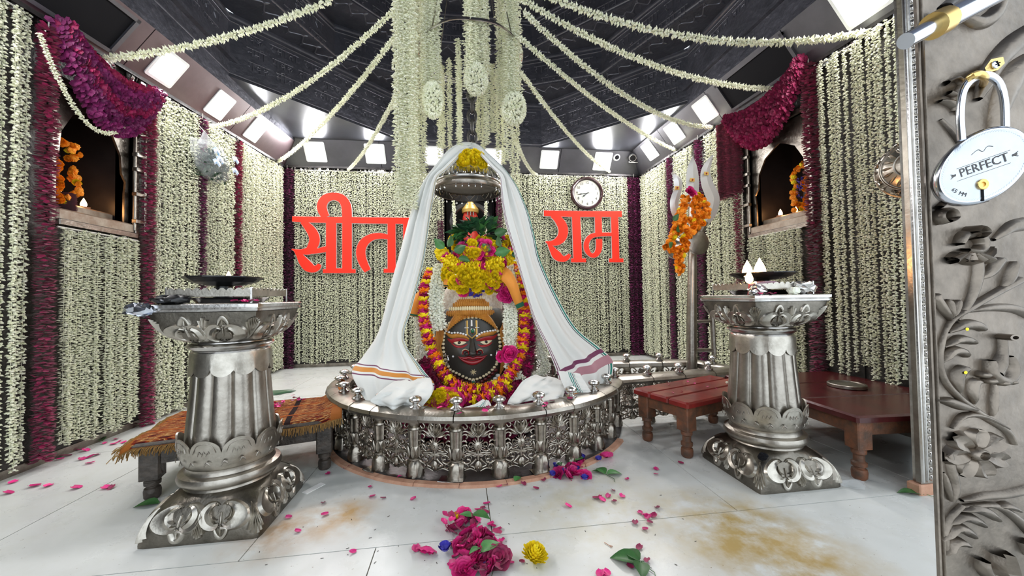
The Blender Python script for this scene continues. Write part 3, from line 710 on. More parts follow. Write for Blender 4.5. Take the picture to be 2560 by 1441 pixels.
letter('hindi_letter', 'red Devanagari syllable with looped vowel sign at the far left of the word', [
  ([(300,716,44),(420,722,50),(700,726,52),(905,728,52)], False),
  ([(385,742,30),(440,785,66),(482,840,80),(500,900,84),(485,955,80),(450,1000,66),(390,1010,44),(340,1002,26),(296,988,8)], True),
  ([(430,1000,40),(480,1008,38),(540,1000,42),(610,985,50)], True),
  ([(325,1000,20),(362,1040,48),(400,1095,76),(445,1145,84),(495,1165,58),(530,1148,46),(545,1122,30)], True),
  ([(648,745,82),(648,1200,82)], False), ([(790,700,78),(790,1200,78)], False), ([(575,1184,34),(868,1184,34)], False), ([(610,1166,14),(830,1166,14)], False),
  ([(602,700,62),(572,645,76),(566,590,78),(600,535,72),(670,515,64),(740,535,74),(782,600,80),(790,710,78)], True)], T, K)
letter('hindi_letter', 'red Devanagari letter with a curved stroke beside the draped cloth', [
  ([(905,729,52),(1240,732,54)], False), ([(1188,750,66),(1190,1195,68)], False), ([(1118,1180,34),(1262,1180,34)], False),
  ([(1160,880,40),(1090,868,50),(1010,880,58),(945,925,72),(915,990,76),(918,1060,76),(945,1130,68),(975,1182,56)], True)], T, K)
letter('hindi_letter', 'red vertical vowel stroke mostly hidden behind the draped cloth', [
  ([(1240,732,54),(1440,734,54)], False), ([(1330,750,72),(1330,1195,72)], False), ([(1262,1180,34),(1400,1180,34)], False)], T, K)
T = sgn(1300, 300, 3.133); K = 1/3.133/(940/6.0)*.97
letter('hindi_letter', 'red Devanagari letter with hooked tail at the start of the right word', [
  ([(183,735,46),(395,740,50)], False), ([(245,752,34),(290,780,64),(325,830,78),(335,880,80),(318,930,74),(275,962,56),(235,966,32),(196,958,10)], True),
  ([(215,966,16),(248,1015,48),(285,1065,74),(330,1092,50),(365,1080,40),(384,1055,26)], True)], T, K)
letter('hindi_letter', 'red vertical vowel stroke in the middle of the right word', [
  ([(395,740,50),(545,741,50)], False), ([(434,760,70),(448,1110,72)], False), ([(395,1103,32),(512,1103,32)], False)], T, K)
letter('hindi_letter', 'red Devanagari letter with a loop under the wall clock', [
  ([(545,741,50),(790,741,50)], False), ([(606,755,58),(610,900,58)], False),
  ([(720,900,28),(600,902,34),(545,920,40),(516,965,44),(518,1020,44),(550,1062,34),(588,1056,44),(612,1010,52),(613,935,54)], True),
  ([(734,760,62),(744,1110,62)], False), ([(690,1103,32),(802,1103,32)], False)], T, K)

cc = onY(1468, 483.5, YB-.1); R0 = .27
r = empty('wall_clock', (cc.x, YB-.10, cc.z), 'round dark brown wall clock with cream dial above the red letters', 'clock')
def lathe_y(prof, n=48):
    g = M(); g.lathe(prof, n); g.v = [(x, -z, y) for x, y, z in g.v]; return g
lathe_y([(R0,-.05),(R0*1.0,0),(R0*.985,.02),(R0*.93,.035),(R0*.86,.032),(R0*.81,.014),(R0*.80,.0)]).build('rim', 'brown_gloss', r)
dial = lathe_y([(R0*.81,-.002),(R0*.81,.004)]).build('dial', 'clock_face', r, smooth=False)
lathe_y([(R0*.42,.004),(R0*.42,.0055)]).build('dial_centre', 'clock_centre', r, smooth=False)
for k in range(1, 13):
    a = PI/2-2*PI*k/12; t = text_mesh('numeral', str(k), .062, 'ink', dial, Matrix.Translation((R0*.64*math.cos(a), -.0065, R0*.64*math.sin(a))) @ Matrix.Rotation(PI/2, 4, 'X'))
for nm, ang, L, w_ in (('hour_hand', PI/2-2*PI*7.72/12, .105, .016), ('minute_hand', PI/2-2*PI*43.5/60, .175, .012)):
    d = Vector((math.cos(ang), 0, math.sin(ang))); q = Vector((-d.z, 0, d.x)); g = M()
    P = [d*-.03+q*w_*.3, d*-.03-q*w_*.3, d*L*.5-q*w_*.5, d*L*.62-q*w_, d*L, d*L*.62+q*w_, d*L*.5+q*w_*.5]
    y0 = -.012; g.add([p+Vector((0,y0,0)) for p in P]+[p+Vector((0,y0-.002,0)) for p in P], [tuple(range(7)), tuple(range(13,6,-1))]+[(i,7+i,7+(i+1)%7,(i+1)%7) for i in range(7)])
    g.build(nm, 'ink', r, smooth=False)
g = M(); g.tube([(-.0,-.010,0),(.09,-.010,.006)], .0015, 4); g.build('second_hand', 'silver_old', r)
lathe_y([(.009,.0),(.009,.016)], 12).build('hub', 'ink', r)

# dome camera and bullet camera on the cornice
p = onY(1541, 393, YB-.2); r = empty('dome_camera', p, 'small white dome camera on the cornice beside the last back light', 'camera')
n_ = Vector((0,-.85,-.5)).normalized(); q4 = n_.to_track_quat('Z','Y').to_matrix().to_4x4()
for nm, prof, m_ in (('base_ring', [(.062,-.02),(.062,.01),(.05,.028),(.036,.03)], 'glass_white'), ('dome', [(.036,.02),(.034,.035),(.024,.048),(.008,.054)], 'black')):
    g = M(); g.lathe(prof, 24); o = g.build(nm, m_, r); o.matrix_local = q4
p = onY(1582, 394, YB-.22); r = empty('security_camera', p, 'white bullet security camera with looping cable in the back right corner', 'camera')
dirv = Vector((-.35,-.75,-.45)).normalized(); q4 = dirv.to_track_quat('Z','Y').to_matrix().to_4x4()
for nm, prof, m_ in (('housing', [(.02,-.12),(.05,-.11),(.056,-.05),(.056,.05),(.05,.06)], 'white'), ('lens', [(.047,.04),(.047,.062),(.03,.064)], 'lamp_black')):
    g = M(); g.lathe(prof, 24); o = g.build(nm, m_, r); o.matrix_local = q4
g = M(); g.loft([[(.066*math.cos(t), .066*math.sin(t), z) for t in [PI*(.0+i/12) for i in range(13)]] for z in (-.1, .085)], closed=False); o = g.build('sun_hood', 'white', r); o.matrix_local = q4
g = M(); g.tube(curve3([(0,0,.03),(.03,.04,.08),(.06,.1,.12)]), .012, 8); g.ball((.06,.1,.12), .03); g.build('bracket', 'white', r)
g = M(); g.tube(curve3([(.04,.06,.0),(-.06,.02,-.07),(.05,-.02,-.09),(.14,.03,-.06),(.12,.08,.0),(.15,.06,.06),(.2,.08,-.02),(.2,.1,-.3),(.17,.12,-.42)]), .006, 6); g.build('cable', 'white', r)
g = M(); p = onY(1413, 395, YB-.16); r = empty('wall_hook', p, 'small steel eye plate on the cornice between two right lights', 'hook')
g.box(-.035,.035,-.008,.006,-.04,.04); g.build('plate', 'steel_dark', r); g = M(); g.tube([(0,-.008+-.015*math.sin(t),.02*math.cos(t)) for t in [PI*i/8 for i in range(9)]], .005, 6); g.build('eye', 'silver_bright', r)
# ================================================================ NICHES
def niche_set(side, ni, xw, label):
    sx = 1 if side == 'L' else -1            # towards the room
    y0, y1, z0, z1 = ni['y0'], ni['y1'], ni['z0'], ni['z1']; cy = (y0+y1)/2
    base = Vector((xw, cy, z0)); r = empty('niche_shrine', base, label, 'shrine')
    def fr(a, b_, c, d, nm='frame', m='silver_old', dx=.03):
        g = M(); g.cbox(min(0, sx*dx)-(.0 if sx > 0 else 0), max(0, sx*dx), a-cy, b_-cy, c-z0, d-z0, .006); return g.build(nm, m, r, smooth=False)
    fr(y0-.035, y0, z0-.03, z1+.03); fr(y1, y1+.035, z0-.03, z1+.03); fr(y0, y1, z1, z1+.04); fr(y0, y1, z0-.04, z0, dx=.05)
    # cusped arch plate
    g = M(); pts = []; hw = (y1-y0)/2
    arch = [(-hw,0),(-hw*.86,.0),(-hw*.86,.30),(-hw*.90,.40),(-hw*.78,.46),(-hw*.74,.60),(-hw*.5,.74),(-hw*.2,.80),(0,.83)]
    for s in (1, -1):
        o_ = [(s*u, v) for u, v in arch]; e = [(s*-hw, 0), (s*-hw, .0), (s*-hw,.3), (s*-hw,.4), (s*-hw,.46), (s*-hw,.6), (s*-hw, z1-z0), (s*-hw*.4, z1-z0), (0, z1-z0)]
        vs = [(sx*-.02, u, v) for u, v in o_]+[(sx*-.02, u, v) for u, v in e]+[(sx*-.035, u, v) for u, v in o_]+[(sx*-.035, u, v) for u, v in e]
        n = 9; g.add(vs, [(i, i+1, n+i+1, n+i) for i in range(n-1)]+[(2*n+i, 3*n+i, 3*n+i+1, 2*n+i+1) for i in range(n-1)]+[(i, 2*n+i, 2*n+i+1, i+1) for i in range(n-1)])
    g.build('arch_plate', 'silver_old', r)
    # marble sill in two steps
    for q, (dx, h) in enumerate(((.03, .07), (-.12, .15))):
        g = M(); x0, x1 = sorted((sx*dx, sx*(dx-(.15 if q == 0 else .34)))); g.cbox(x0, x1, y0-cy+.01, y1-cy-.01, 0, h, .01); g.build('sill_stone', 'marble_sill', r)
    # folded metal shutter with hinges at the far jamb
    yb = (y1+.035-cy) if side == 'L' else (y1+.035-cy)
    for k in range(2):
        g = M(); g.tube([(sx*(.035+.02*k), yb-.05+.07*k, .02), (sx*(.035+.02*k), yb-.05+.07*k, z1-z0-.02)], .009, 8); g.build('rod', 'silver', r)
    for k, z in enumerate((.08, .30, .5, .62, .80)):
        g = M(); g.cbox(min(sx*.02, sx*.06), max(sx*.02, sx*.06), yb-.065, yb+.03, z, z+.03, .004); g.build('hinge', 'silver', r)
    return r
niche_set('L', NL, XL, 'arched silver framed shrine niche in the left wall with sooty interior')
niche_set('R', NR, XR, 'arched silver framed shrine niche in the right wall with sooty interior')

def flame(parent, loc, s, name='flame'):
    g = M(); g.lathe([(.001,-.02*s),(.014*s,-.014*s),(.021*s,.0),(.020*s,.014*s),(.014*s,.032*s),(.007*s,.046*s),(.0008,.06*s)], 12); o = g.build(name, 'flame', parent, angle=180); o.location = loc; return o
def diya(loc, label, s=1, power=.4, group='small oil lamps burning in the niches'):
    r = empty('oil_lamp', loc, label, 'oil lamp', group)
    g = M(); g.lathe([(.012*s,0),(.03*s,.008*s),(.038*s,.02*s),(.034*s,.021*s),(.024*s,.010*s),(.001,.008*s)], 16); g.build('bowl', 'terracotta', r)
    flame(r, (0, .0, .035*s), .9*s)
    l = bpy.data.lights.new('flame_light', 'POINT'); l.energy = power; l.color = (1, .45, .15); l.shadow_soft_size = .02
    lo = bpy.data.objects.new('flame_light', l); C.objects.link(lo); lo.parent = r; lo.location = (0,0,.09*s)
    return r
diya((XL-.20, 3.08, NL['z0']+.15), 'small oil lamp on the left niche sill, nearer the marigolds', .9, .25)
diya((XL-.20, 3.24, NL['z0']+.15), 'small glowing oil lamp on the left niche sill, nearer the hinges', 1, .35)
diya((XR+.20, 3.42, NR['z0']+.15), 'small glowing oil lamp on the right niche sill beside the dark jamb', 1, .35)
diya((XR+.20, 3.24, NR['z0']+.15), 'small oil lamp on the right niche sill beside the marigolds', .8, .2)
# veiled figures with marigold garlands in the side niches
def garlanded_idol(side, y, xw, z0, label, blue):
    sx = 1 if side == 'L' else -1
    r = empty('garlanded_idol', (xw-sx*.22, y, z0+.15), label, 'idol')
    g = M(); g.lathe([(.10,0),(.12,.05),(.11,.2),(.085,.3),(.05,.33),(.045,.36),(.06,.40),(.055,.46),(.03,.50),(.005,.52)], 20); g.build('figure', 'stone', r)
    for k in range(80):
        t = k/79; a = -1.25*PI+t*1.5*PI if False else t*2*PI
        p = Vector((sx*(.10+.05*math.sin(t*9)), .13*math.cos(a), .20+.20*math.sin(a)))
        o = inst(random.choice(MUM['orange'] if rnd(0,1) < .85 else MUM['yellow']), r, p+Vector((rnd(-.02,.02), rnd(-.03,.03), rnd(-.03,.03))), (rnd(0,6), sx*PI/2+rnd(-.5,.5), 0), rnd(.022,.028), name='marigold_flower')
    for k in range(14):
        o = inst(random.choice(MUM['orange']), r, (sx*.14, -.02+rnd(-.03,.03), .0+.02*k), (0, sx*PI/2, 0), .03, name='marigold_flower')
    if blue:
        g = M()
        for k in range(60): g.petal((sx*.16+rnd(-.01,.01), .02+rnd(-.03,.03), .08+.2*rnd(0,1)), (sx, rnd(-1,1), rnd(-1,1)), (0,0,1), .022, .016)
        g.build('blue_petals', 'blue_petal', r, smooth=False)
garlanded_idol('L', 2.93, XL, NL['z0'], 'dark idol with orange marigold garland in the left niche', False)
garlanded_idol('R', 3.02, XR, NR['z0'], 'dark idol with orange marigold and blue flowers in the right niche', True)
r = empty('rose_garland', (XL-.10, 3.0, NL['z0']+.07), 'short magenta petal bunch on the left niche sill', 'garland'); inst(ROSECOL[0], r, (0,0,.14), (0,0,1), (.9,.9,.05))
# back niche: dark columns and a small red goddess with silver tilak
r = empty('shrine', (.17, YB+.2, NB['z0']), 'small shrine in the back wall seen under the bell canopy', 'shrine')
g = M(); g.cbox(-.39, .39, -.2, .28, 0, .25, .01); g.build('plinth', 'marble_sill', r)
for x in (-.30, .30):
    g = M(); g.lathe([(.055,.25),(.055,.30),(.035,.32),(.03,1.0),(.045,1.05),(.06,1.10),(.06,1.14)], 16, (x, -.12, 0)); g.build('column', 'steel_dark', r)
g = M(); P = []
for k in range(17):
    a = PI*k/16; P.append((.30*math.cos(a), 1.14+.28*math.sin(a)))
g.stroke(lambda u, v, h: (u, -.12-h, v), P, .09, .03, smooth=False); g.build('arch', 'steel_dark', r)
r = empty('idol', (.17, YB+.12, NB['z0']+.25), 'small red faced idol with silver forehead mark and orange garland', 'idol'); r.scale = (1.1, 1.1, 1.22)
g = M(); g.lathe([(.17,0),(.19,.1),(.16,.35),(.12,.55),(.07,.62),(.06,.66)], 20); g.build('robe', 'idol_red', r)
g = M(); g.ball((0,0,.76), .115, 16, 12, (1,.9,1.15)); g.build('head', 'idol_red', r)
g = M(); g.lathe([(.12,.84),(.13,.88),(.10,.93),(.06,1.0),(.02,1.08),(.004,1.12)], 18); g.build('crown', 'gold', r)
g = M()
for x in (-.04, 0, .04): g.stroke(lambda u, v, h: (u, -.105-h, v), [(x,.79),(x,.86)], .018, .006, smooth=False)
for x in (-.045,.045): g.ball((x,-.10,.75), .016, 8, 6, (1.4,.6,.8))
g.build('silver_marks', 'silver_bright', r)
for k in range(34):
    t = PI+PI*k/33; inst(random.choice(MUM['orange']), r, (.17*math.cos(t), -.16, .62+.5*math.sin(t)+rnd(-.01,.01)), (PI/2, 0, rnd(0,6)), .038, name='marigold_flower')
for x in (-.24, .22):
    g = M(); bud_rope(g, [(x, -.22, .95), (x*.9, -.2, .3)], .03, br=.011, dens=.013); g.build('bud_string', 'buds', r, smooth=False)
diya((-.10, YB+.02, NB['z0']+.25), 'small oil lamp glowing left of the red faced idol', 1.2, .6, None)

# plastic bag of flowers on the left wall
def bag_mat():
    m = mat('bag', (.80, .84, .86), .12, alpha=.22, bump=(22, .5, .03)); m.node_tree.nodes['Principled BSDF'].inputs['Specular IOR Level'].default_value = .9; return m
MT['bag'] = bag_mat()
bt = onX(500, 318, XL+.14); bb = onX(540, 458, XL+.14)
r = empty('plastic_bag', (XL+.15, onX(532, 400, XL+.14).y, bb.z), 'clear plastic bag of greens hanging on left wall under the cornice', 'bag'); H = (bt.z-bb.z)*.95
def bagfn(a, z): return 1+.12*math.sin(3*a+z*7)+.07*math.sin(7*a+11*z)
g = M(); g.lathe([(.02,0),(.12,.015),(.19,.08),(.21,.2),(.18,.34),(.12,H*.7),(.05,H*.9),(.015,H)], 40, (0,0,0), bagfn)
g.v = [(x*.55+.0, y-.14*(z/H)**2, z) for x, y, z in g.v]; g.build('film', 'bag', r)
g = M()
for k in range(420):
    a = rnd(0, 2*PI); q = math.sqrt(rnd(0,1)); z = rnd(.02,.27); rr = .17*q
    g.petal((rr*math.cos(a)*.5, rr*math.sin(a), z), (rnd(-1,1),rnd(-1,1),rnd(-1,1)), (rnd(-1,1),0,1), .05, .025, .2)
tag(g.build('greens', 'leaf_dark', r, smooth=False), kind='stuff')
for k in range(5):
    g = M(); yy = (.16 if k % 2 else -.14)+rnd(-.03,.03); zz = rnd(.1,.42)
    g.stroke(lambda u, v, h: (.125+h, yy+u, zz+v), [(-.05,0),(0,.03),(.05,.0)], .05, .006); g.build('printed_patch', MT.setdefault('patch_blue', mat('patch_blue', (.16,.42,.72), .3, col2=(.8,.8,.82), noise=30)), r)
g = M(); g.tube([(0,-.14,H),(-.1,-.14,H+.12)], .003, 5); g.build('tie', 'string', r)

# ================================================================ RAILING AROUND THE LINGAM
RC = Vector((.15, 3.18, 0)); RR = 1.075; ST = math.radians(12.86); A0 = math.radians(3)   # angle from -Y towards +X
def rp(a, rr, z): return (rr*math.sin(a), -rr*math.cos(a), z)
def baluster_mesh():
    g = M(); q = lambda k: (lambda a, z: 1-.13*abs(math.sin(k*a/2)))
    g.lathe([(.050,.012),(.048,.03),(.044,.06),(.042,.085),(.030,.098)], 24, fn=lambda a, z: 1+.08*math.sin(9*a+z*160)+.05*math.sin(17*a-z*230))
    g.lathe([(.026,.096),(.034,.102),(.034,.11),(.024,.116)], 24)
    g.lathe([(.022,.114),(.036,.125),(.044,.15),(.040,.17),(.036,.178)], 24, fn=q(8))
    g.lathe([(.034,.172),(.034,.20),(.037,.25),(.039,.268)], 30, fn=q(10))
    g.lathe([(.032,.266),(.038,.272),(.036,.282),(.028,.286),(.034,.296),(.040,.308),(.046,.326)], 24)
    for k in range(8):
        a = 2*PI*k/8
        S = lambda u, v, h, a=a: ((.037+.006*math.sin(v*26)+h)*math.cos(a+u/.04), (.037+.006*math.sin(v*26)+h)*math.sin(a+u/.04), .12+v)
        g.leafS(S, 0, 0, PI/2, .065, .03, .006)
    return mesh_of(g, 'baluster', 'panel_silver', smooth=True)
BAL = baluster_mesh()
def knob_mesh():
    g = M(); g.lathe([(.034,0),(.034,.008),(.024,.014),(.016,.024),(.017,.030),(.033,.038),(.038,.048),(.034,.058),(.018,.066),(.003,.068)], 24); return mesh_of(g, 'knob', 'silver_bright', smooth=True)
KNOB = knob_mesh()
def panel_strokes(g, S, W, Hh):
    """pierced panel: sun face above a masked flower with scrolls; local u in -W/2..W/2, v in 0..Hh"""
    def st(p, w_, h=.008, **k): g.stroke(S, [(x*W, y*Hh) for x, y in p], w_, h, back=True, **k)
    for s in (1, -1):
        st([(s*.05,.03),(s*.2,.08),(s*.36,.05),(s*.45,.10),(s*.40,.15)], .010)                       # chin scrolls
        st([(s*.06,.30),(s*.2,.34),(s*.34,.30),(s*.40,.22),(s*.30,.17),(s*.20,.20),(s*.22,.25),(s*.28,.25)], .010)
        st([(s*.10,.10),(s*.20,.14),(s*.12,.20),(s*.05,.26)], .013)
        st([(s*.42,.10),(s*.47,.24),(s*.42,.36),(s*.30,.40),(s*.24,.46),(s*.32,.52),(s*.42,.48)], .010)
        st([(s*.44,.40),(s*.48,.52),(s*.36,.60),(s*.28,.56)], .010)
        st([(s*.12,.42),(s*.22,.40),(s*.30,.44)], .009)
        st([(s*.46,.55),(s*.45,.66),(s*.34,.72),(s*.26,.68),(s*.30,.64)], .010)
        st([(.0,.66),(s*.10,.72),(s*.16,.82),(s*.12,.92),(s*.04,.88)], .012)
        st([(s*.14,.70),(s*.30,.78),(s*.44,.76),(s*.48,.88)], .011)
        st([(s*.46,.97),(s*.34,.94),(s*.26,.86),(s*.32,.82),(s*.38,.87)], .010)
        st([(s*.02,.96),(s*.16,.99),(s*.30,.97)], .009)
        st([(s*.30,.36),(s*.16,.37),(s*.05,.36)], .014)
        for k in range(3): g.leafS(S, s*.06*W, .68*Hh, PI/2-s*(.5+.45*k), .17*Hh, .022, .009, back=True)
        for c in ((.36,.30),(.30,.12),(.44,.18),(.22,.28),(.36,.46),(.18,.52)):
            g.stroke(S, [(s*c[0]*W+.012*math.cos(t), c[1]*Hh+.012*math.sin(t)) for t in [2*PI*i/8 for i in range(9)]], .0075, .009, back=True, smooth=False)
        g.stroke(S, [(s*.03*W, .155*Hh), (s*.06*W, .165*Hh)], .010, .015, smooth=False)                # eyes of the mask
    for k in range(16):                                                                             # sun rays
        a = 2*PI*k/16; g.stroke(S, [(.018*math.cos(a), .50*Hh+.018*math.sin(a)), (.042*math.cos(a), .50*Hh+.042*math.sin(a))], [.009, .003], .008, back=True, smooth=False)
    def disc(u, v, r_, h, ry=None):
        n = 12; ry = ry or r_
        g.loft([[S(u+r_*q*math.cos(2*PI*i/n), v+ry*q*math.sin(2*PI*i/n), hh) for i in range(n)] for q, hh in ((1,0),(.9,h*.7),(.5,h),(.05,h*1.1))], cap=True)
    disc(0, .50*Hh, .024, .014); disc(0, .50*Hh, .006, .024, .010)
    disc(0, .13*Hh, .020, .018, .030); disc(0, .12*Hh, .006, .030, .012)
    st([(0,.56),(0,.70)], .012); st([(0,.24),(0,.42)], .014); st([(-.12,.31),(-.05,.33),(.05,.33),(.12,.31)], .022)
    for k in range(5): g.leafS(S, 0, .70*Hh, PI/2+(k-2)*.42, .25*Hh, .022, .010, back=True)
    for k in range(5): g.leafS(S, 0, .16*Hh, -PI/2+(k-2)*.5, .12*Hh, .02, .012, back=True)
rail = empty('silver_railing', RC, 'round silver railing with pierced panels and knobs around the lingam', 'railing')
g = M(); Wp = .222; S = lambda u, v, h: rp(u/RR, RR+h, .035+v*1.06)
panel_strokes(g, S, Wp, .275); PANR = mesh_of(g, 'pierced_panel', 'panel_silver', smooth=True)
g = M(); S = lambda u, v, h: (u, -h, .035+v*1.06); panel_strokes(g, S, Wp, .275); PANF = mesh_of(g, 'pierced_panel', 'panel_silver', smooth=True)
def rail_prof(): return [(-.075,.338),(-.07,.366),(-.05,.378),(.0,.382),(.045,.378),(.075,.364),(.082,.345),(.07,.326),(.0,.322),(-.065,.326)]
def rail_seg(a0, a1):
    g = M(); pr = rail_prof(); n = 6; rings = []
    for i in range(n+1):
        a = a0+(a1-a0)*i/n; k = 1.0
        rings.append([rp(a, RR+x*k, z) for x, z in pr])
    g.loft(rings, cap=True); return g
KS = list(range(-19, 5))
segm = mesh_of(rail_seg(.0025, ST-.0025), 'rail_segment', 'silver', smooth=True)
g = M(); g.loft([[rp(a, RR+x*1.06, .352+(z-.352)*1.12) for x, z in rail_prof()] for a in (-.055, -.02, .02, .055)], cap=True); SLV = mesh_of(g, 'sleeve', 'silver', smooth=True)
for m_ in (segm, SLV): m_.set_sharp_from_angle(angle=.6)
for k in KS:
    a = A0+ST*k
    inst(BAL, rail, rp(a, RR, 0), (0,0,rnd(0,6)), name='baluster'); inst(KNOB, rail, rp(a, RR-.01, .382), name='knob')
    if k < KS[-1]:
        inst(segm, rail, (0,0,0), (0,0,a)); inst(PANR, rail, (0,0,0), (0,0,a+ST/2), name='pierced_panel')
    if k % 2 == 0: inst(SLV, rail, (0,0,0), (0,0,a))
inst(segm, rail, (0,0,0), (0,0,A0+ST*4), (1,1,1)); inst(segm, rail, (0,0,0), (0,0,A0-ST*20))
# straight pieces along the drain channel
def straight(p0, p1, n, ends=True):
    p0, p1 = Vector((*p0, 0)), Vector((*p1, 0)); d = p1-p0; L = d.length; a = math.atan2(d.y, d.x)
    for k in range(n+1):
        q = p0+d*(k/n)-RC
        inst(BAL, rail, q, (0,0,rnd(0,6)), name='baluster'); inst(KNOB, rail, q+Vector((0,0,.382)), name='knob')
        if k < n:
            inst(PANF, rail, q+d/n/2, (0,0,a), (L/n/.27, 1, 1), name='pierced_panel')
            g = M(); g.loft([[(x_, -x, z) for x, z in rail_prof()] for x_ in (.003, L/n-.003)], cap=True); o = g.build('rail_segment', 'silver', rail); o.location = q; o.rotation_euler = (0,0,a)
    return a
J0 = RC+Vector(rp(A0+ST*5, RR, 0)); J1 = RC+Vector(rp(A0-ST*20, RR, 0))
straight((J0.x+.02, J0.y+.0), (2.30, 2.90), 4); straight((2.30, 2.90), (2.17, 3.33), 2); straight((2.17, 3.33), (J1.x+.05, J1.y-.05), 3)
g = M(); prf = [(.97,0),(.97,.012),(1.10,.012),(1.135,.008),(1.135,0)]; N = 90
g.loft([[rp(A0-ST*20+(ST*25)*i/N, r_, z) for r_, z in prf] for i in range(N+1)], cap=True); g.build('plinth_ring', 'steel_dark', rail)
g = M(); g.lathe([(.98,.0),(.98,.006)], 64); g.build('basin_floor', 'steel_dark', rail, smooth=False)
# terracotta kerb, brick by brick
kb = empty('terracotta_kerb', RC, 'low terracotta kerb ring set in the marble around the silver railing', 'kerb')
g = M(); g.loft([[rp(a, r_, z) for r_, z in ((1.136,0),(1.136,.016),(1.172,.015),(1.178,0))] for a in [.002+.2125*i/10 for i in range(11)]], cap=True); KB = mesh_of(g, 'kerb_tile', 'terracotta')
for k in range(25): inst(KB, kb, (0,0,rnd(-.001,.001)), (0,0,A0-ST*20+.2145*k), (1+rnd(-.002,.002),)*3, name='kerb_tile')
for a, w_ in ((math.radians(-11), .12), (math.radians(-37), .08), (math.radians(15), .10)):
    g = M(); g.loft([[rp(a+w_*q, r_+rnd(-.004,.004), z) for r_, z in ((1.07,.016),(1.115,.018),(1.145,.020),(1.15,.018))] for q in (-.5,-.2,.2,.5)], closed=False); g.build('foil_patch', 'silver_bright', rail, smooth=False)

# ================================================================ LINGAM WITH ITS FACE
LS_ = 2.95/940*1.0/2.573*1.03        # metres per study pixel of the face drawing
FC = onY(1184, 869, 2.86)
lin = empty('shiva_lingam', (FC.x, 3.12, 0), 'black stone lingam with painted face, red lips and orange coiled hair', 'idol')
LO = Vector((FC.x, 3.12, 0))
def U(x): return (x-527)*LS_
def V(y): return FC.z-(y-950)*LS_
def frx(fy): return .305*math.sqrt(max(.02, 1-(max(0, fy-.12)/1.1)**2)) if fy > 0 else .305*(1-.26*fy*fy)
def Sf(u, v, h):
    """face surface in the lingam's own space; u right, v height, h outwards"""
    fy = (v-FC.z)/(.36*1.0); rx = frx(fy)
    k = max(0, 1-(u/rx)**2); k2 = max(0, 1-(max(0, abs(fy)-.25)/1.0)**2)
    y = -.27*math.sqrt(k)*math.sqrt(k2)
    y -= .022*math.exp(-((abs(u)-.105)/.06)**2-((v-V(985))/.05)**2)                 # cheeks
    y += .015*math.exp(-((abs(u)-.085)/.05)**2-((v-V(915))/.028)**2)                # eye hollows
    y -= .012*math.exp(-(u/.06)**2-((v-V(1130))/.03)**2)                            # chin
    return (u, y-h, v)
g = M(); nu, nv = 56, 64; vs = []
for i in range(nv+1):
    v = V(1215)+(V(640)-V(1215))*i/nv; fy = (v-FC.z)/.36; rx = frx(fy)
    for j in range(nu+1):
        t = PI*j/nu; u = -rx*math.cos(t)*.999; vs.append(Sf(u, v, 0))
g.add(vs, [(i*(nu+1)+j, i*(nu+1)+j+1, (i+1)*(nu+1)+j+1, (i+1)*(nu+1)+j) for i in range(nv) for j in range(nu)])
g.lathe([(.38,.0),(.36,.15),(.31,.30),(.27,.7),(.22,.86),(.19,1.1),(.14,1.22),(.02,1.28)], 40, (0,.06,0)); g.build('stone_body', 'stone', lin, angle=60)
F = lambda p: [(U(x), V(y)) for x, y in p]
def fst(name, m, strokes, par=None, **k):
    for p, w_, h in strokes:
        g = M(); g.stroke(Sf, F(p), [q*LS_ for q in w_] if isinstance(w_, (list, tuple)) else w_*LS_, h, **k); o = g.build(name, m, par or lin)
    return o
def bl(name, m, pos, r_, q=(1,1,1), par=None):
    for p in pos: g = M(); g.ball(p, r_, 14, 8, q); o = g.build(name, m, par or lin)
    return o
# nose
g = M(); g.stroke(Sf, F([(519,895),(519,930),(520,965),(521,990)]), [q*LS_ for q in (22,32,46,52)], .045)
g.ball(Sf(U(521), V(983), .022), .026, 14, 10, (1.15,1,.8))
for s in (-1, 1): g.ball(Sf(U(521+s*33), V(985), .012), .018, 12, 8, (1.1,1,.75))
g.build('nose', 'stone', lin)
fst('nostril_paint', 'red_paint', [([(462,985),(463,968),(480,962),(494,972),(496,985)], 10, .036), ([(546,985),(548,970),(562,964),(577,970),(578,984)], 10, .036)])
fst('nostril_line', 'cream', [([(457,980),(462,963),(480,957),(497,966)], 3.5, .04), ([(545,966),(562,958),(577,963),(583,978)], 3.5, .04)])
fst('lips', 'red_paint', [([(435,1002),(470,1012),(500,1010),(521,1016),(545,1010),(575,1010),(608,998)], [4,16,22,18,22,16,4], .016),
    ([(440,1008),(475,1030),(520,1042),(565,1030),(600,1004)], [5,20,30,20,5], .020)])
fst('eye_paint', 'red_paint', [([(372,898),(395,912),(430,905),(470,905),(500,908)], [8,22,26,20,6], .004), ([(395,925),(425,943),(465,942),(492,930)], [5,12,12,5], .004),
    ([(543,908),(575,905),(615,900),(650,896),(675,880)], [6,20,26,20,6], .004), ([(550,932),(575,944),(615,940),(640,925)], [5,12,12,5], .004)])
fst('eye_white', 'cream', [([(408,918),(430,922),(458,922),(484,918)], [4,22,22,4], .007), ([(568,920),(592,924),(615,922),(640,914)], [4,22,22,4], .007)])
bl('pupil', 'ink', [Sf(U(x), V(y), .006) for x, y in ((443,921),(603,922))], .0125, (1,.5,1))
fst('eyebrow', 'turmeric', [([(362,862),(395,882),(430,878),(470,882),(500,900)], [10,24,26,22,10], .010), ([(540,900),(570,880),(610,872),(650,868),(675,855)], [10,22,26,22,10], .010)])
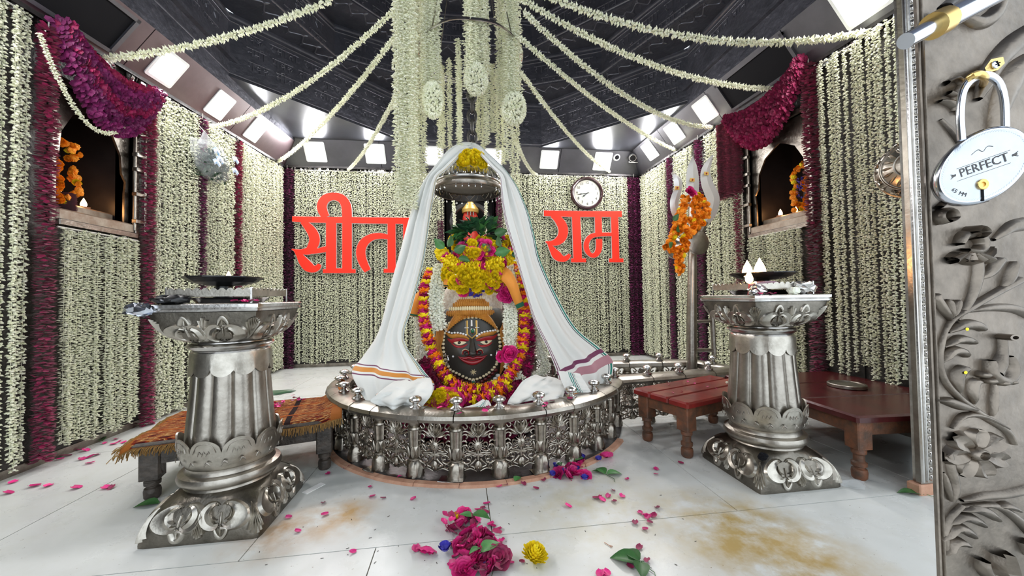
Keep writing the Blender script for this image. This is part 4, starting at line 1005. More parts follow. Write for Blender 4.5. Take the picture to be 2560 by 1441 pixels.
def beads(name, m, pts, r_, step, h=.008, q=(1.25,.8,1), S_=None):
    g = M(); P, _ = spl(F(pts), 1, 10); acc = 0; last = P[0]
    for p in P:
        if math.dist(p, last) >= step*LS_ or p is P[0]:
            g.ball((S_ or Sf)(p[0], p[1], h), r_*LS_, 8, 6, q); last = p
    return g.build(name, m, lin)
beads('brow_bead', 'white', [(365,852),(395,862),(430,860),(470,868),(495,880)], 6, 15); beads('brow_bead', 'white', [(548,880),(580,862),(615,856),(650,854),(676,848)], 6, 15)
fst('tilak', 'gold', [([(490,788),(490,872)], 11, .010), ([(545,788),(545,872)], 11, .010), ([(488,868),(518,895),(547,868)], 9, .010)], smooth=False)
fst('tilak_line', 'white', [([(482,790),(482,870)], 3, .012), ([(553,790),(553,870)], 3, .012), ([(517,785),(517,822)], [10,12], .012), ([(474,832),(500,832)], 6, .012), ([(536,832),(562,832)], 6, .012)], smooth=False)
for y_, h_ in ((850, .008), (1160, .02)):
    s_ = bl('silver_setting', 'silver_bright', [Sf(U(522), V(y_), h_)], .021, (1,.5,1.2)); bl('green_stone', 'emerald', [Sf(U(522), V(y_), h_+.006)], .014, (1,.6,1.2), s_)
g = M()
for k in range(7):
    a = 2*PI*k/7+.3; g.leafS(Sf, U(524), V(1098), a, 20*LS_, 6*LS_, .006)
g.build('chin_flower', 'cream', lin)
bl('cheek_bead', 'white', [Sf(U(x), V(y), .004) for x, y in ((404,1002),(632,1000))], .008)
# beaded outline of the face, necklace
HL = [(385,1085),(362,1040),(348,985),(345,925),(352,870),(375,815),(420,785),(480,772),(540,770),(600,782),(645,812),(672,850),(688,900),(690,960),(680,1020),(665,1060)]
beads('edge_bead', 'cream', HL, 9, 21, .006); beads('edge_bead', 'cream', [(385,1085),(440,1110),(490,1135),(527,1142),(575,1130),(630,1100),(668,1060)], 8, 19, .010)
beads('necklace_bead', 'maroon', [(390,1105),(440,1140),(490,1160),(527,1170),(575,1158),(630,1125),(672,1085)], 11, 22, .012)
beads('pearl', 'cream', [(400,1135),(450,1170),(500,1188),(540,1190),(590,1178)], 7, 17, .014); beads('pearl', 'white', [(640,1170),(660,1150),(680,1130)], 12, 24, .02)
# earrings
for x, y in ((360,1025),(680,1005)):
    g = M(); g.tube([Sf(U(x+14*math.cos(t)), V(y+30*math.sin(t)), .02) for t in [2*PI*i/16 for i in range(16)]], .0055, 6, closed=True)
    for t in range(8): g.ball(Sf(U(x+19*math.cos(t*PI/4)), V(y+36*math.sin(t*PI/4)), .018), .0055, 6, 5)
    g.build('earring', 'silver_bright', lin)
# turmeric hair: wavy locks round the face and coils above
def hair_surf(u, v, h):
    rx_ = frx((v-FC.z)/.36)*.93; p = Sf(max(-rx_, min(rx_, u*.93)), v, h); return (u, p[1]+.012*0, v)
for grp in (0, 1):
    g = M()
    if grp == 0:
        n = 26
        for k in range(n):        # short locks combed back over the forehead
            t = k/(n-1); x = 372+(672-372)*t; y = 795-26*math.sin(PI*t); tx = 430+(600-430)*t
            g.stroke(hair_surf, F([(x, y+(55*(abs(t-.5)*2)**2)), (x*.6+tx*.4, y-20+20*(abs(t-.5)*2)**2), (tx, 738-8*math.sin(PI*t))]), [12*LS_, 14*LS_, 10*LS_], .026)
    else:
        for s, x0 in ((-1, 348), (1, 692)):
            if s > 0: g.build('side_locks', 'turmeric', lin); g = M()
            for k in range(9):
                o = k*8*s; g.stroke(hair_surf, F([(x0+o*.4, 850-k*6), (x0+s*(10+k*3)+o*.2, 900), (x0+s*(22+k*2), 950+k*12), (x0+s*(10-k), 1010+k*14), (x0+s*(28-k*4), 1070+k*7)]), [8*LS_, 15*LS_, 14*LS_, 13*LS_, 6*LS_], .02)
        g.build('side_locks', 'turmeric', lin)
    if grp == 0: g.build('hair_locks', 'turmeric', lin)
def coil(y, x0, x1, rr, m, name, tw, dy=0, dep=.20):
    g = M(); n = int((x1-x0)/tw)
    for k in range(n+1):
        x = x0+(x1-x0)*k/n; t = (x-(x0+x1)/2)/((x1-x0)/2); yy = -dep*math.sqrt(max(0, 1-.75*t*t))-.03
        c = Vector((U(x), yy, V(y+dy*t*t)))
        g.ball(c, rr*LS_, 8, 6, (.62,1.0,1.25))
    return g.build(name, m, lin)
for y, x0, x1, rr, m_, nm, tw in ((742,372,665,16,'turmeric','hair_coil',11), (716,386,655,13,'cream','bead_coil',13), (690,400,645,17,'turmeric','hair_coil',12), (668,412,632,12,'turmeric','hair_coil',11), (650,424,618,12,'cream','bead_coil',12), (628,440,602,15,'turmeric','hair_coil',11), (606,455,585,14,'turmeric','hair_coil',11), (590,480,560,12,'turmeric','hair_coil',10)):
    coil(y, x0, x1, rr, m_, nm, tw, 8, .235 if y > 700 else .21)
g = M(); g.lathe([(.25,V(760)),(.255,V(700)),(.25,V(640)),(.22,V(600)),(.18,V(560)),(.10,V(540))], 36, (0,.03,0)); g.build('white_wrap', MT.setdefault('wrap', mat('wrap', (.72,.70,.64), .6, col2=(.5,.42,.34), noise=60, bump=(120,.8,.006))), lin)
# blue flower ornament above the hair
r = empty('blue_flower_ornament', (U(545)+LO.x, LO.y-.27, V(590)), 'blue flower rosette with orange centre above the coiled hair', 'flower')
g = M()
for k in range(60):
    a = rnd(0,2*PI); q = rnd(.03,.058); g.petal((q*math.cos(a), rnd(-.01,.01), q*math.sin(a)), (math.cos(a), rnd(-1,.2), math.sin(a)), (0,-1,0), .028, .020)
g.build('petals', 'blue_petal', r, smooth=False)
g = M()
for k in range(9): g.stroke(lambda u, v, h: (u, -.02-h, v), [(-.02+.005*k, -.03), (-.012+.003*k, .035)], .004, .006, smooth=False)
g.build('centre', 'turmeric', r)
# ================================================================ GARLANDS ON THE LINGAM
def G(x, y, Y): return onY(980+x/2.573, 500+y/2.573, Y)
def zrot(t): return t.to_track_quat('Z', 'Y').to_euler()
def flower_garland(name, label, pts, R, seq, step, cat='garland', group=None):
    """flowers threaded one by one along a path; pts (x, y, depth) in drawing units"""
    P = curve3([G(*p) for p in pts], 14); base = min(P, key=lambda p: p.z).copy(); r = empty(name, base, label, cat, group)
    g = M(); g.tube([p-base for p in P], .004, 5); g.build('thread', 'string', r)
    acc = 0; k = 0; last = P[0]; i = 0
    for a, b_ in zip(P, P[1:]):
        acc += (b_-a).length
        if acc >= step:
            acc = 0; c = seq[k % len(seq)]; t = (b_-a).normalized()
            nm = {'yellow': 'yellow_flower', 'orange': 'marigold_flower', 'rose_pink': 'rose_flower', 'rose': 'rose_flower'}[c]
            s = R*rnd(.9, 1.1)*(.92 if c == 'rose_pink' else 1)
            o = inst(random.choice(DISC[c]), r, b_-base+Vector((rnd(-.004,.004), rnd(-.006,.002), 0)), zrot(t), (s, s, s*1.15), name=nm); k += 1
    return r
SEQ = ['yellow', 'rose_pink', 'orange', 'rose_pink']
flower_garland('flower_garland', 'long garland of yellow, pink and orange flowers framing the stone face', [
  (262,452,3.05),(225,520,2.98),(205,640,2.9),(205,760,2.84),(228,880,2.78),(262,980,2.74),(305,1075,2.70),(365,1160,2.66),(440,1210,2.62),(530,1225,2.60),(620,1215,2.60),(700,1180,2.63),(765,1115,2.66),(815,1020,2.70),(840,920,2.74),(850,800,2.8),(852,690,2.86),(845,580,2.92),(820,490,3.0),(800,420,3.08)], .050, SEQ, .026)
flower_garland('flower_garland', 'second row of pink and yellow flowers piled below the stone face', [
  (395,1235,2.58),(440,1262,2.54),(520,1290,2.50),(600,1270,2.50),(680,1235,2.52),(740,1195,2.56)], .047, ['rose_pink', 'yellow', 'rose_pink', 'orange'], .026)
flower_garland('flower_garland', 'dark rose garland hanging behind on the right of the face', [(870,760,2.95),(890,900,2.9),(880,1040,2.86),(850,1150,2.8),(800,1215,2.74),(760,1270,2.7)], .05, ['rose', 'rose', 'rose_pink'], .026)
flower_garland('flower_garland', 'dark rose garland hanging behind on the left of the face', [(205,1010,2.86),(225,1100,2.82),(260,1180,2.78),(310,1240,2.72)], .055, ['rose', 'rose', 'rose_pink'], .026)
def jas(label, pts, R=.034, n=1, w=.0, m='buds_white', nm='jasmine_garland'):
    P0 = [G(*p) for p in pts]; base = min(P0, key=lambda p: p.z).copy(); r = empty(nm, base, label, 'garland')
    for k in range(n):
        off = Vector(((k-(n-1)/2)*w, rnd(-.01,.01), 0)); P = curve3([p+off for p in P0], 6)
        g = M(); bud_rope(g, [p-base for p in P], R, br=R*.33, dens=R*.38, per=5); g.build('bud_string', m, r, smooth=False)
    return r
jas('thick white jasmine garland hanging left of the coiled hair', [(325,415,3.0),(295,520,2.92),(285,640,2.88),(290,740,2.86),(300,830,2.84)], .032, 3, .034)
jas('thick white flower garland hanging right of the stone face', [(775,430,3.04),(790,520,2.96),(765,640,2.86),(760,760,2.80),(762,880,2.77),(775,1000,2.75),(770,1090,2.73),(815,1150,2.71)], .030, 3, .030)
jas('white garland at the left, behind the coloured flowers', [(165,700,3.0),(180,800,2.95),(178,900,2.92),(200,1040,2.88)], .03, 2, .035)
jas('white garland hanging far right beside the white cloth', [(890,660,3.0),(930,800,2.96),(950,920,2.93),(975,1040,2.9),(985,1090,2.88),(880,1160,2.84)], .032, 2, .035)
# yellow chrysanthemum pile with pink roses above the hair
def pile(name, label, cnt, fn, mix_, s0, s1, cat='flowers'):
    P = [fn(k) for k in range(cnt)]; base = Vector((sum(p.x for p in P)/cnt, sum(p.y for p in P)/cnt, min(p.z for p in P))); r = empty(name, base, label, cat)
    for p in P:
        c = random.choices(list(mix_), list(mix_.values()))[0]; s = rnd(s0, s1)
        src = random.choice(MUM[c]) if c in MUM and c != 'rose_pink' else random.choice(ROSE['rose_pink'])
        d = Vector((rnd(-.5,.5), -1, rnd(-.1,.7)))
        inst(src, r, p-base, zrot(d), s, name={'yellow': 'yellow_flower', 'orange': 'marigold_flower', 'rose_pink': 'rose_flower'}[c])
    return r
random.seed(21)
def mound(x0, x1, y0, y1, Y0, dep, sq=1):
    def fn(k):
        while True:
            u, v = rnd(-1,1), rnd(-1,1)
            if u*u+v*v < 1: break
        x = (x0+x1)/2+u*(x1-x0)/2; y = (y0+y1)/2+v*(y1-y0)/2
        return G(x, y, Y0-dep*math.sqrt(max(0, 1-u*u-v*v)))
    return fn
pile('flower_heap', 'big heap of yellow flowers resting over the coiled hair', 74, mound(335, 650, 400, 590, 2.88, .14), {'yellow': 8, 'rose_pink': .5}, .034, .046)
pile('flower_heap', 'heap of yellow flowers with pink roses right of the ornament', 40, mound(560, 735, 430, 585, 2.88, .12), {'yellow': 5, 'rose_pink': 2}, .030, .042)
flower_garland('flower_garland', 'upper yellow garland with pink roses, sagging below the green leaves', [(310,335,2.98),(360,385,2.86),(430,430,2.80),(520,440,2.78),(610,430,2.78),(700,400,2.82),(770,345,2.95)], .056, ['yellow', 'yellow', 'yellow', 'rose_pink', 'yellow'], .028)
pile('flower_heap', 'scattered yellow and pink flowers between the leaves and the yellow garland', 60, mound(400, 720, 250, 420, 2.90, .12), {'yellow': 3, 'rose_pink': 2}, .030, .042)
pile('flower_heap', 'yellow flowers around the left end of the upper garland', 12, mound(385, 430, 225, 320, 3.0, .05), {'yellow': 1}, .030, .038)
pile('flower_heap', 'yellow flowers around the right end of the upper garland', 16, mound(640, 780, 240, 350, 3.0, .05), {'yellow': 3, 'rose_pink': 1}, .030, .038)
pile('flower_heap', 'yellow flowers and pink roses lying at the lower left behind the rail', 34, mound(170, 450, 1235, 1345, 2.50, .10), {'yellow': 4, 'rose_pink': 3}, .034, .050)
pile('flower_heap', 'magenta roses beside the right ear of the stone face', 7, mound(690, 800, 975, 1030, 2.72, .05), {'rose_pink': 1}, .036, .05)
pile('flower_heap', 'magenta rosettes beneath the right orange ribbon', 6, mound(710, 780, 580, 650, 2.84, .04), {'rose_pink': 1}, .040, .048)
# base mass of dark petals inside the railing around the stone
r = empty('petal_mound', (LO.x, 2.9, .0), 'mound of dark magenta petals heaped around the foot of the lingam', 'petals')
g = M(); random.seed(5)
for k in range(2600):
    a = rnd(-1.9, 1.9); q = rnd(.30, .52); z = max(.0, (.16+.36*min(1, abs(a)/1.2)**2)*(1-(q-.30)/.24))*rnd(.3,1)
    p = (q*math.sin(a)*1.05, .2-q*math.cos(a), z+.02)
    g.petal(p, (rnd(-1,1), rnd(-1,.2), rnd(-.3,1)), (rnd(-1,1), -1, rnd(0,1)), .05, .045, .3)
tag(g.build('loose_petals', 'rose', r, smooth=False), kind='stuff')
g = M(); g.lathe([(.46,.0),(.40,.12),(.30,.24),(.1,.28)], 32, (0,.26,0)); g.build('petal_bed', 'rose', r)
# green bel leaves crowning the heap
r = empty('leaf_heap', G(560, 300, 2.95), 'crown of dark green leaves on top of the flower heap', 'leaves'); base = r.location.copy()
def leaf_mesh(m, ratio=.5):
    g = M(); S = lambda u, v, h: (v, u, h-.25*u*u*6+.0)
    n = 6; rings = []
    for i in range(n+1):
        t = i/n; w_ = ratio*.5*math.sin(PI*min(1, .04+.96*t)**.75)*(1 if t < 1 else .02); zc_ = -.25*(t-.3)**2
        rings.append([(t, -w_, zc_+w_*.35), (t, -w_*.5, zc_+w_*.12), (t, 0, zc_-.01), (t, w_*.5, zc_+w_*.12), (t, w_, zc_+w_*.35)])
    g.loft(rings, closed=False); g.tube([(-.18,0,.02),(0,0,-.01)], .012, 5)
    return mesh_of(g, 'leaf', m, smooth=True)
LEAF = [leaf_mesh('leaf_dark'), leaf_mesh('leaf_dark', .6), leaf_mesh('leaf', .55), leaf_mesh('leaf', .7)]
for k in range(120):
    u, v = rnd(-1,1), rnd(-1,1)
    if u*u+v*v > 1: continue
    p = G(555+u*130, 225+v*70, 3.0-.16*math.sqrt(1-u*u-v*v)); d = Vector((u*1.1+rnd(-.5,.5), -.5+rnd(-.4,.3), -v*.9+rnd(-.5,.5))).normalized()
    e = d.to_track_quat('X', 'Z').to_euler()
    inst(random.choice(LEAF[:3] if rnd(0,1) < .8 else LEAF), r, p-base, (e.x+rnd(-1,1), e.y, e.z), rnd(.07,.12), name='leaf')
for x, y, s, a in ((662,340,.12,.1),(640,325,.09,2.6),(700,300,.09,1.9),(335,310,.10,2.4),(360,300,.09,1.2),(400,330,.10,.4),(430,375,.09,-.3),(770,355,.08,.2),(620,520,.07,-1.2),(595,480,.07,-.8),(640,545,.06,-1.5),(660,215,.1,.2)):
    d = Vector((math.cos(a), -.25, math.sin(a))).normalized(); q_ = Matrix((d, Vector((0,-1,0)).cross(d).normalized()*-1, Vector((0,-1,0)))).transposed()
    inst(LEAF[3], r, G(x, y, 2.78)-base, q_.to_euler(), s, name='leaf')

# orange ribbons with green bands
def ribbon(label, pts, ws, Ys):
    P = [G(x, y, Y) for (x, y), Y in zip(pts, Ys)]; base = min(P, key=lambda p: p.z).copy(); r = empty('cloth_ribbon', base, label, 'ribbon')
    P2, W2 = spl([tuple(p-base) for p in P], [w_/2.573/330 for w_ in ws], 6); n = len(P2)
    g = M(); vs = []; uv = []
    for i, (p, w_) in enumerate(zip(P2, W2)):
        a = Vector(P2[max(0,i-1)]); b_ = Vector(P2[min(n-1,i+1)]); t = (b_-a).normalized(); s = t.cross(Vector((0,-1,0))).normalized()
        for q in (-.5, 0, .5): vs.append(Vector(p)+s*w_*q+Vector((0, -.01 if q == 0 else 0, 0)))
    g.add(vs, [(i*3+j, i*3+j+1, i*3+j+4, i*3+j+3) for i in range(n-1) for j in range(2)])
    o = g.build('ribbon', 'orange_cloth', r); md = o.modifiers.new('s', 'SOLIDIFY'); md.thickness = .004
    g = M(); k0 = int(n*.86)
    for kk in (k0, min(n-3, k0+2)):
        g.add([Vector(v)+Vector((0,-.004,0)) for i in (kk, kk+1) for v in vs[i*3:i*3+3]], [(0,1,4,3),(1,2,5,4)])
    g.build('green_band', 'green_cloth', r)
    return r
ribbon('orange ribbon with green band falling right across the yellow flowers', [(672,440),(725,478),(770,540),(800,620),(830,700)], [70,86,70,60,52], [2.9,2.76,2.72,2.74,2.78])
ribbon('orange ribbon with green band at the left, behind the coloured garland', [(230,590),(190,625),(165,665),(148,715),(140,750)], [50,80,90,95,95], [3.0,2.98,2.96,2.96,2.96])
ribbon('short orange ribbon left of the yellow flower heap', [(395,440),(370,480),(358,520),(352,560)], [30,50,50,40], [2.9,2.84,2.82,2.82])

# ================================================================ DRAPED WHITE CLOTH
def cloth_mat(name, stripes):
    """stripes: list of (u0,u1,colour) across the cloth"""
    m = mat(name, (.74, .75, .72), .75, bump=(14, .25, .01), sheen=.2); nt = m.node_tree; b = nt.nodes['Principled BSDF']; N = nt.nodes.new
    uvn = N('ShaderNodeUVMap'); sep = N('ShaderNodeSeparateXYZ'); nt.links.new(uvn.outputs[0], sep.inputs[0])
    col = None
    for ax, u0, u1, c in stripes:
        a = N('ShaderNodeMath'); a.operation = 'COMPARE'; nt.links.new(sep.outputs[ax], a.inputs[0]); a.inputs[1].default_value = (u0+u1)/2; a.inputs[2].default_value = (u1-u0)/2
        x = N('ShaderNodeMix'); x.data_type = 'RGBA'; nt.links.new(a.outputs[0], x.inputs[0]); x.inputs[7].default_value = (*c, 1)
        if col is None: x.inputs[6].default_value = (.74, .75, .72, 1)
        else: nt.links.new(col, x.inputs[6])
        col = x.outputs[2]
    if col is not None: nt.links.new(col, b.inputs['Base Color'])
    # thin cotton lets some light through
    b.inputs['Subsurface Weight'].default_value = .0
    return m
GRN, MRN, ORG, BLK = (.01,.20,.15), (.16,.03,.09), (.62,.24,.03), (.02,.05,.06)
MT['cloth_left'] = cloth_mat('cloth_left', [(0,.93,.945,BLK),(0,.955,.985,GRN),(0,.90,.915,(.45,.38,.2)),(1,.80,.806,MRN),(1,.815,.84,ORG),(1,.85,.856,MRN)])
MT['cloth_right'] = cloth_mat('cloth_right', [(0,.96,.98,MRN),(0,.925,.94,MRN),(0,.02,.05,GRN),(0,.065,.08,BLK),(1,.80,.815,MRN),(1,.83,.87,(.42,.2,.24)),(1,.93,.94,MRN),(1,.95,.985,ORG)])
MT['cloth_plain'] = cloth_mat('cloth_plain', [])
MT['cloth_band'] = cloth_mat('cloth_band', [(0,.42,.45,GRN),(0,.48,.52,(.03,.25,.22)),(0,.55,.58,BLK),(0,.62,.64,GRN)])
def drape(name, mt, rows, nf, amp, nu=46, k=7, root=None, seed=1, wr=.006):
    """rows: (xl, yl, Yl, xr, yr, Yr) pixel edges with their depths; nf folds across"""
    A_, _ = spl([tuple(onY(a, b_, c)) for a, b_, c, *_ in rows], 1, k); B_, _ = spl([tuple(onY(*q[3:6])) for q in rows], 1, k)
    rs = random.Random(seed); ph = [rs.uniform(0, 6.28) for _ in range(5)]; n = len(A_); vs = []; uv = []
    for i in range(n):
        v = i/(n-1); a, b_ = Vector(A_[i]), Vector(B_[i]); d = b_-a; sd = d.normalized(); nr = sd.cross(Vector((0,0,1)))
        if nr.y > 0: nr = -nr
        nr = nr.normalized() if nr.length > .1 else Vector((0,-1,0))
        for j in range(nu+1):
            u = j/nu; e = math.sin(PI*u)**.5
            f = amp*(.55*math.sin(2*PI*nf*u+ph[0]+.9*math.sin(2.2*v+ph[1])) + .3*math.sin(2*PI*nf*1.7*u+ph[2]+2.5*v) + .22*math.sin(2*PI*nf*.6*u+7*v+ph[3]))
            f += wr*math.sin(23*v+9*u+ph[4])*math.sin(14*u-8*v)
            vs.append(a+d*u+nr*(f*e)); uv.append((u, v))
    g = M(); g.add(vs, [(i*(nu+1)+j, i*(nu+1)+j+1, (i+1)*(nu+1)+j+1, (i+1)*(nu+1)+j) for i in range(n-1) for j in range(nu)])
    o = g.build(name, mt, None, angle=180, uv=uv); md = o.modifiers.new('s', 'SOLIDIFY'); md.thickness = .003
    if root: adopt(o, root)
    return o
cl = empty('draped_cloth', (.1, 2.9, .38), 'white cotton cloth with coloured borders draped from the chain over both sides', 'cloth')
drape('left_fall', 'cloth_left', [(1180,356,3.02,1180,376,2.96),(1152,358,2.94,1163,376,2.88),(1122,375,2.86,1140,402,2.80),(1094,407,2.82,1118,424,2.78),(1062,450,2.80,1093,446,2.76),(1042,490,2.80,1083,498,2.76),(1024,545,2.80,1075,545,2.76),(1003,622,2.80,1060,650,2.76),(975,722,2.80,1030,770,2.70),(948,828,2.76,1010,850,2.62),(908,892,2.72,1058,925,2.5),(880,930,2.62,1086,962,2.42),(898,975,2.5,1070,1000,2.36),(915,1004,2.42,1050,1018,2.34)], 2.6, .032, root=cl, seed=3)
drape('right_fall', 'cloth_right', [(1168,356,3.02,1172,376,2.96),(1196,362,2.94,1186,374,2.88),(1227,390,2.86,1204,392,2.80),(1254,415,2.82,1224,414,2.78),(1273,437,2.80,1248,440,2.76),(1292,465,2.80,1252,472,2.76),(1306,495,2.80,1255,505,2.74),(1322,535,2.80,1265,560,2.74),(1336,590,2.80,1288,640,2.72),(1350,650,2.80,1312,720,2.70),(1392,740,2.78,1335,800,2.68),(1440,820,2.74,1368,870,2.64),(1502,872,2.70,1392,930,2.58),(1532,905,2.62,1400,965,2.50),(1525,960,2.55,1412,985,2.46),(1500,985,2.50,1420,990,2.44)], 2.4, .030, root=cl, seed=8)
drape('left_heap', 'cloth_plain', [(985,955,2.46,1075,945,2.44),(965,968,2.36,1082,962,2.34),(945,985,2.28,1080,985,2.27),(925,1003,2.24,1062,1010,2.24),(950,1016,2.26,1050,1022,2.26)], 1.6, .05, root=cl, seed=5, wr=.015)
drape('right_heap', 'cloth_plain', [(1335,938,2.50,1405,950,2.48),(1308,952,2.40,1412,968,2.40),(1288,978,2.32,1410,985,2.32),(1272,1000,2.27,1405,996,2.28),(1268,1012,2.26,1390,1000,2.27)], 1.7, .05, root=cl, seed=6, wr=.015)
drape('folded_end', 'cloth_band', [(1395,928,2.40,1450,935,2.42),(1402,950,2.36,1462,955,2.38),(1412,972,2.33,1472,972,2.34),(1420,985,2.32,1478,980,2.33)], 1.2, .015, root=cl, seed=9)
drape('small_corner', 'cloth_band', [(1205,1000,2.32,1222,1002,2.32),(1185,1012,2.28,1228,1014,2.28),(1160,1020,2.25,1225,1026,2.25)], 1.2, .015, root=cl, seed=10)

# ================================================================ BELL CANOPY ABOVE THE LINGAM
bc = onY(1170, 474, 3.08); Rb = .275
r = empty('bell_canopy', (bc.x, 3.08, bc.z), 'engraved silver bell shaped canopy hanging above the lingam', 'canopy')
g = M(); g.lathe([(Rb*1.0,-.03),(Rb*1.03,-.02),(Rb*1.03,.0),(Rb*.985,.012),(Rb*.97,.025)], 64, cap=False); g.build('rim_band', 'silver_old', r)
g = M(); g.lathe([(Rb*.97,.02),(Rb*.945,.05),(Rb*.87,.09),(Rb*.74,.13),(Rb*.56,.165),(Rb*.38,.185),(Rb*.30,.195),(Rb*.2,.225),(Rb*.08,.24)], 64); dome_ = g.build('dome', 'silver', r)
g = M(); g.lathe([(Rb*.99,-.03),(Rb*.955,-.03),(Rb*.94,.03),(Rb*.8,.09),(Rb*.55,.14),(.01,.16)], 48, cap=False); g.build('inner_lining', 'steel_dark', r)
def Sd(u, v, h):
    t = max(0, min(1, v/.16)); rr = Rb*(.965-.52*t**1.6)+h; z = .025+.155*math.sin(t*PI/2); return (rr*math.sin(u/Rb), -rr*math.cos(u/Rb), z+h*.7)
g = M()
for k in range(26):
    u = 2*PI*Rb*k/26
    g.leafS(Sd, u, .02, PI/2, .09, .045, .006); g.leafS(Sd, u+.033, .012, PI/2, .045, .03, .005)
g.stroke(Sd, [(2*PI*Rb*k/48, .008) for k in range(49)], .012, .008, smooth=False); g.build('leaf_relief', 'silver_bright', dome_)
def Sb(u, v, h): rr = Rb*.93-h; return (rr*math.sin(u/Rb), rr*math.cos(u/Rb), v-.03)
g = M()
for k in range(11):
    u = 2*PI*Rb*k/11+.02
    for s in (1, -1):
        g.stroke(Sb, [(u+s*.008,.012),(u+s*.03,.03),(u+s*.05,.055),(u+s*.03,.07),(u+s*.015,.05),(u+s*.03,.04)], .006, .006)
    g.stroke(Sb, [(u+.065,.01),(u+.08,.035),(u+.065,.07)], .006, .006)
g.build('scroll_relief', 'relief', r)
for k in range(36):
    if k % 12 in (3, 4, 9): continue
    a = 2*PI*k/36; g = M(); x, y = Rb*1.0*math.sin(a), -Rb*1.0*math.cos(a); g.tube([(x,y,.0),(x*1.01,y*1.01,-.045)], .0022, 5); g.ball((x*1.01,y*1.01,-.050), .007, 6, 5, (1,1,1.3)); g.build('drop', 'silver_bright', r)
pile('flower_heap', 'mound of bright yellow flowers on top of the silver bell canopy', 46, lambda k: onY(1178, 412, 2.90)+Vector(((lambda u, v: (u*.10*(1-.35*max(0,v)), -.03-.05*math.sqrt(max(0,1-u*u)), v*.05+.015))(rnd(-1,1), rnd(-.8,1)))), {'yellow': 1}, .028, .036)

# ================================================================ TRIDENT
tb = Vector((2.10, 3.20, .0)); r = empty('trident', tb, 'tall silver trident with three blades standing inside the drain railing', 'trident')
def TP(px, py, dy=0): return onY(px, py, 3.20+dy)-tb
g = M(); a0 = TP(1728, 925); g.tube([(a0.x,0,.05), TP(1729, 800), TP(1731, 640)], [.048,.044,.036], 24); g.build('staff', 'silver', r)
g = M(); g.tube([TP(1731, 640), TP(1732, 540), TP(1733, 480)], [.036,.034,.03], 16); g.build('upper_staff', 'silver', r)
def blade(name, ctr, ws):
    g = M(); P, W_ = spl([(x, y) for x, y in ctr], ws, 6); n = len(P); rings = []
    for i, (p, w_) in enumerate(zip(P, W_)):
        a = P[max(0,i-1)]; b_ = P[min(n-1,i+1)]; l = math.dist(a, b_) or 1; nx, ny = -(b_[1]-a[1])/l, (b_[0]-a[0])/l
        c = TP(*p); e = TP(p[0]+nx*w_/2, p[1]+ny*w_/2)-c
        rings.append([c-e, c-e*.0+Vector((0,-.014,0)), c+e, c+Vector((0,.014,0))])
    g.loft(rings, cap=True); return g.build(name, 'blade', r, angle=20)
blade('centre_blade', [(1733,520),(1732,480),(1731,445),(1731,415),(1732,392)], [18,30,32,22,2])
blade('left_blade', [(1706,555),(1690,535),(1686,505),(1694,475),(1694,452),(1680,432)], [14,20,22,20,20,3])
blade('right_blade', [(1760,560),(1776,530),(1782,495),(1768,460),(1764,430),(1773,405),(1782,388)], [20,32,34,30,24,14,3])
g = M(); g.tube([TP(1704,552), TP(1715,580), TP(1733,590), TP(1750,582), TP(1762,556)], .03, 12); g.build('cross_bracket', 'silver', r)
for x, y in ((1731,450),(1693,470),(1766,434)):
    g = M(); c = TP(x, y, -.02); g.box(c.x-.022, c.x+.022, c.y-.001, c.y+.001, c.z-.016, c.z+.016); sm_ = g.build('sandal_mark', 'gold', r, smooth=False)
    g = M(); g.ball(c+Vector((0,-.002,0)), .008, 8, 6); g.build('red_dot', 'red_paint', sm_)
dm = empty('damru_drum', TP(1715, 614)+tb, 'silver hourglass drum fixed across the trident staff', 'drum')
dx = Vector((.04, -1, .02)).normalized(); q4 = dx.to_track_quat('Z','Y').to_matrix().to_4x4()
g = M(); g.lathe([(.100,-.175),(.106,-.17),(.106,-.15),(.095,-.14),(.035,-.01),(.035,.01),(.095,.14),(.106,.15),(.106,.17),(.100,.175)], 40); o = g.build('body', 'silver', dm); o.matrix_local = q4
random.seed(33)
def tg(x, y, Y=3.04): return onY(1300+x/3.133, 300+y/3.133, Y)
def tri_garland(label, pts, n_extra=0):
    P = curve3([tg(*p) for p in pts], 14); base = min(P, key=lambda p: p.z).copy(); r = empty('marigold_garland', base, label, 'garland', None); acc = 0
    for a, b_ in zip(P, P[1:]):
        acc += (b_-a).length
        if acc > .020:
            acc = 0
            for q in range(4): inst(random.choice(MUM['orange'] if rnd(0,1) < .93 else MUM['yellow']), r, b_-base+Vector((rnd(-.03,.03), rnd(-.03,.02), rnd(-.02,.02))), (rnd(0,6), PI/2*0+rnd(0,6), rnd(0,6)), rnd(.022,.030), name='marigold_flower')
tri_garland('orange marigold garland falling from the middle blade to the left drum face', [(1300,600),(1275,700),(1245,800),(1205,880),(1170,960),(1170,1010),(1230,1030),(1280,1000),(1290,930)])
tri_garland('orange marigold garland crossing the right blade of the trident', [(1370,590),(1430,640),(1455,700),(1440,770),(1390,830),(1330,880),(1290,950)])
tri_garland('orange marigolds in the middle of the trident head', [(1340,620),(1390,700),(1380,790),(1330,790),(1290,760),(1250,830),(1290,870)])
tri_garland('tail of orange marigolds hanging below the drum', [(1240,1030),(1245,1090),(1240,1140),(1255,1200)])
pile('flower_heap', 'dark pink rose tuft at the foot of the middle trident blade', 4, lambda k: tg(1335+rnd(-22,22), 565+rnd(-12,12), 3.02), {'rose_pink': 1}, .03, .04)
r = empty('leaf_pair', tg(1200, 950, 3.0), 'green leaves tucked into the marigold garland', 'leaves')
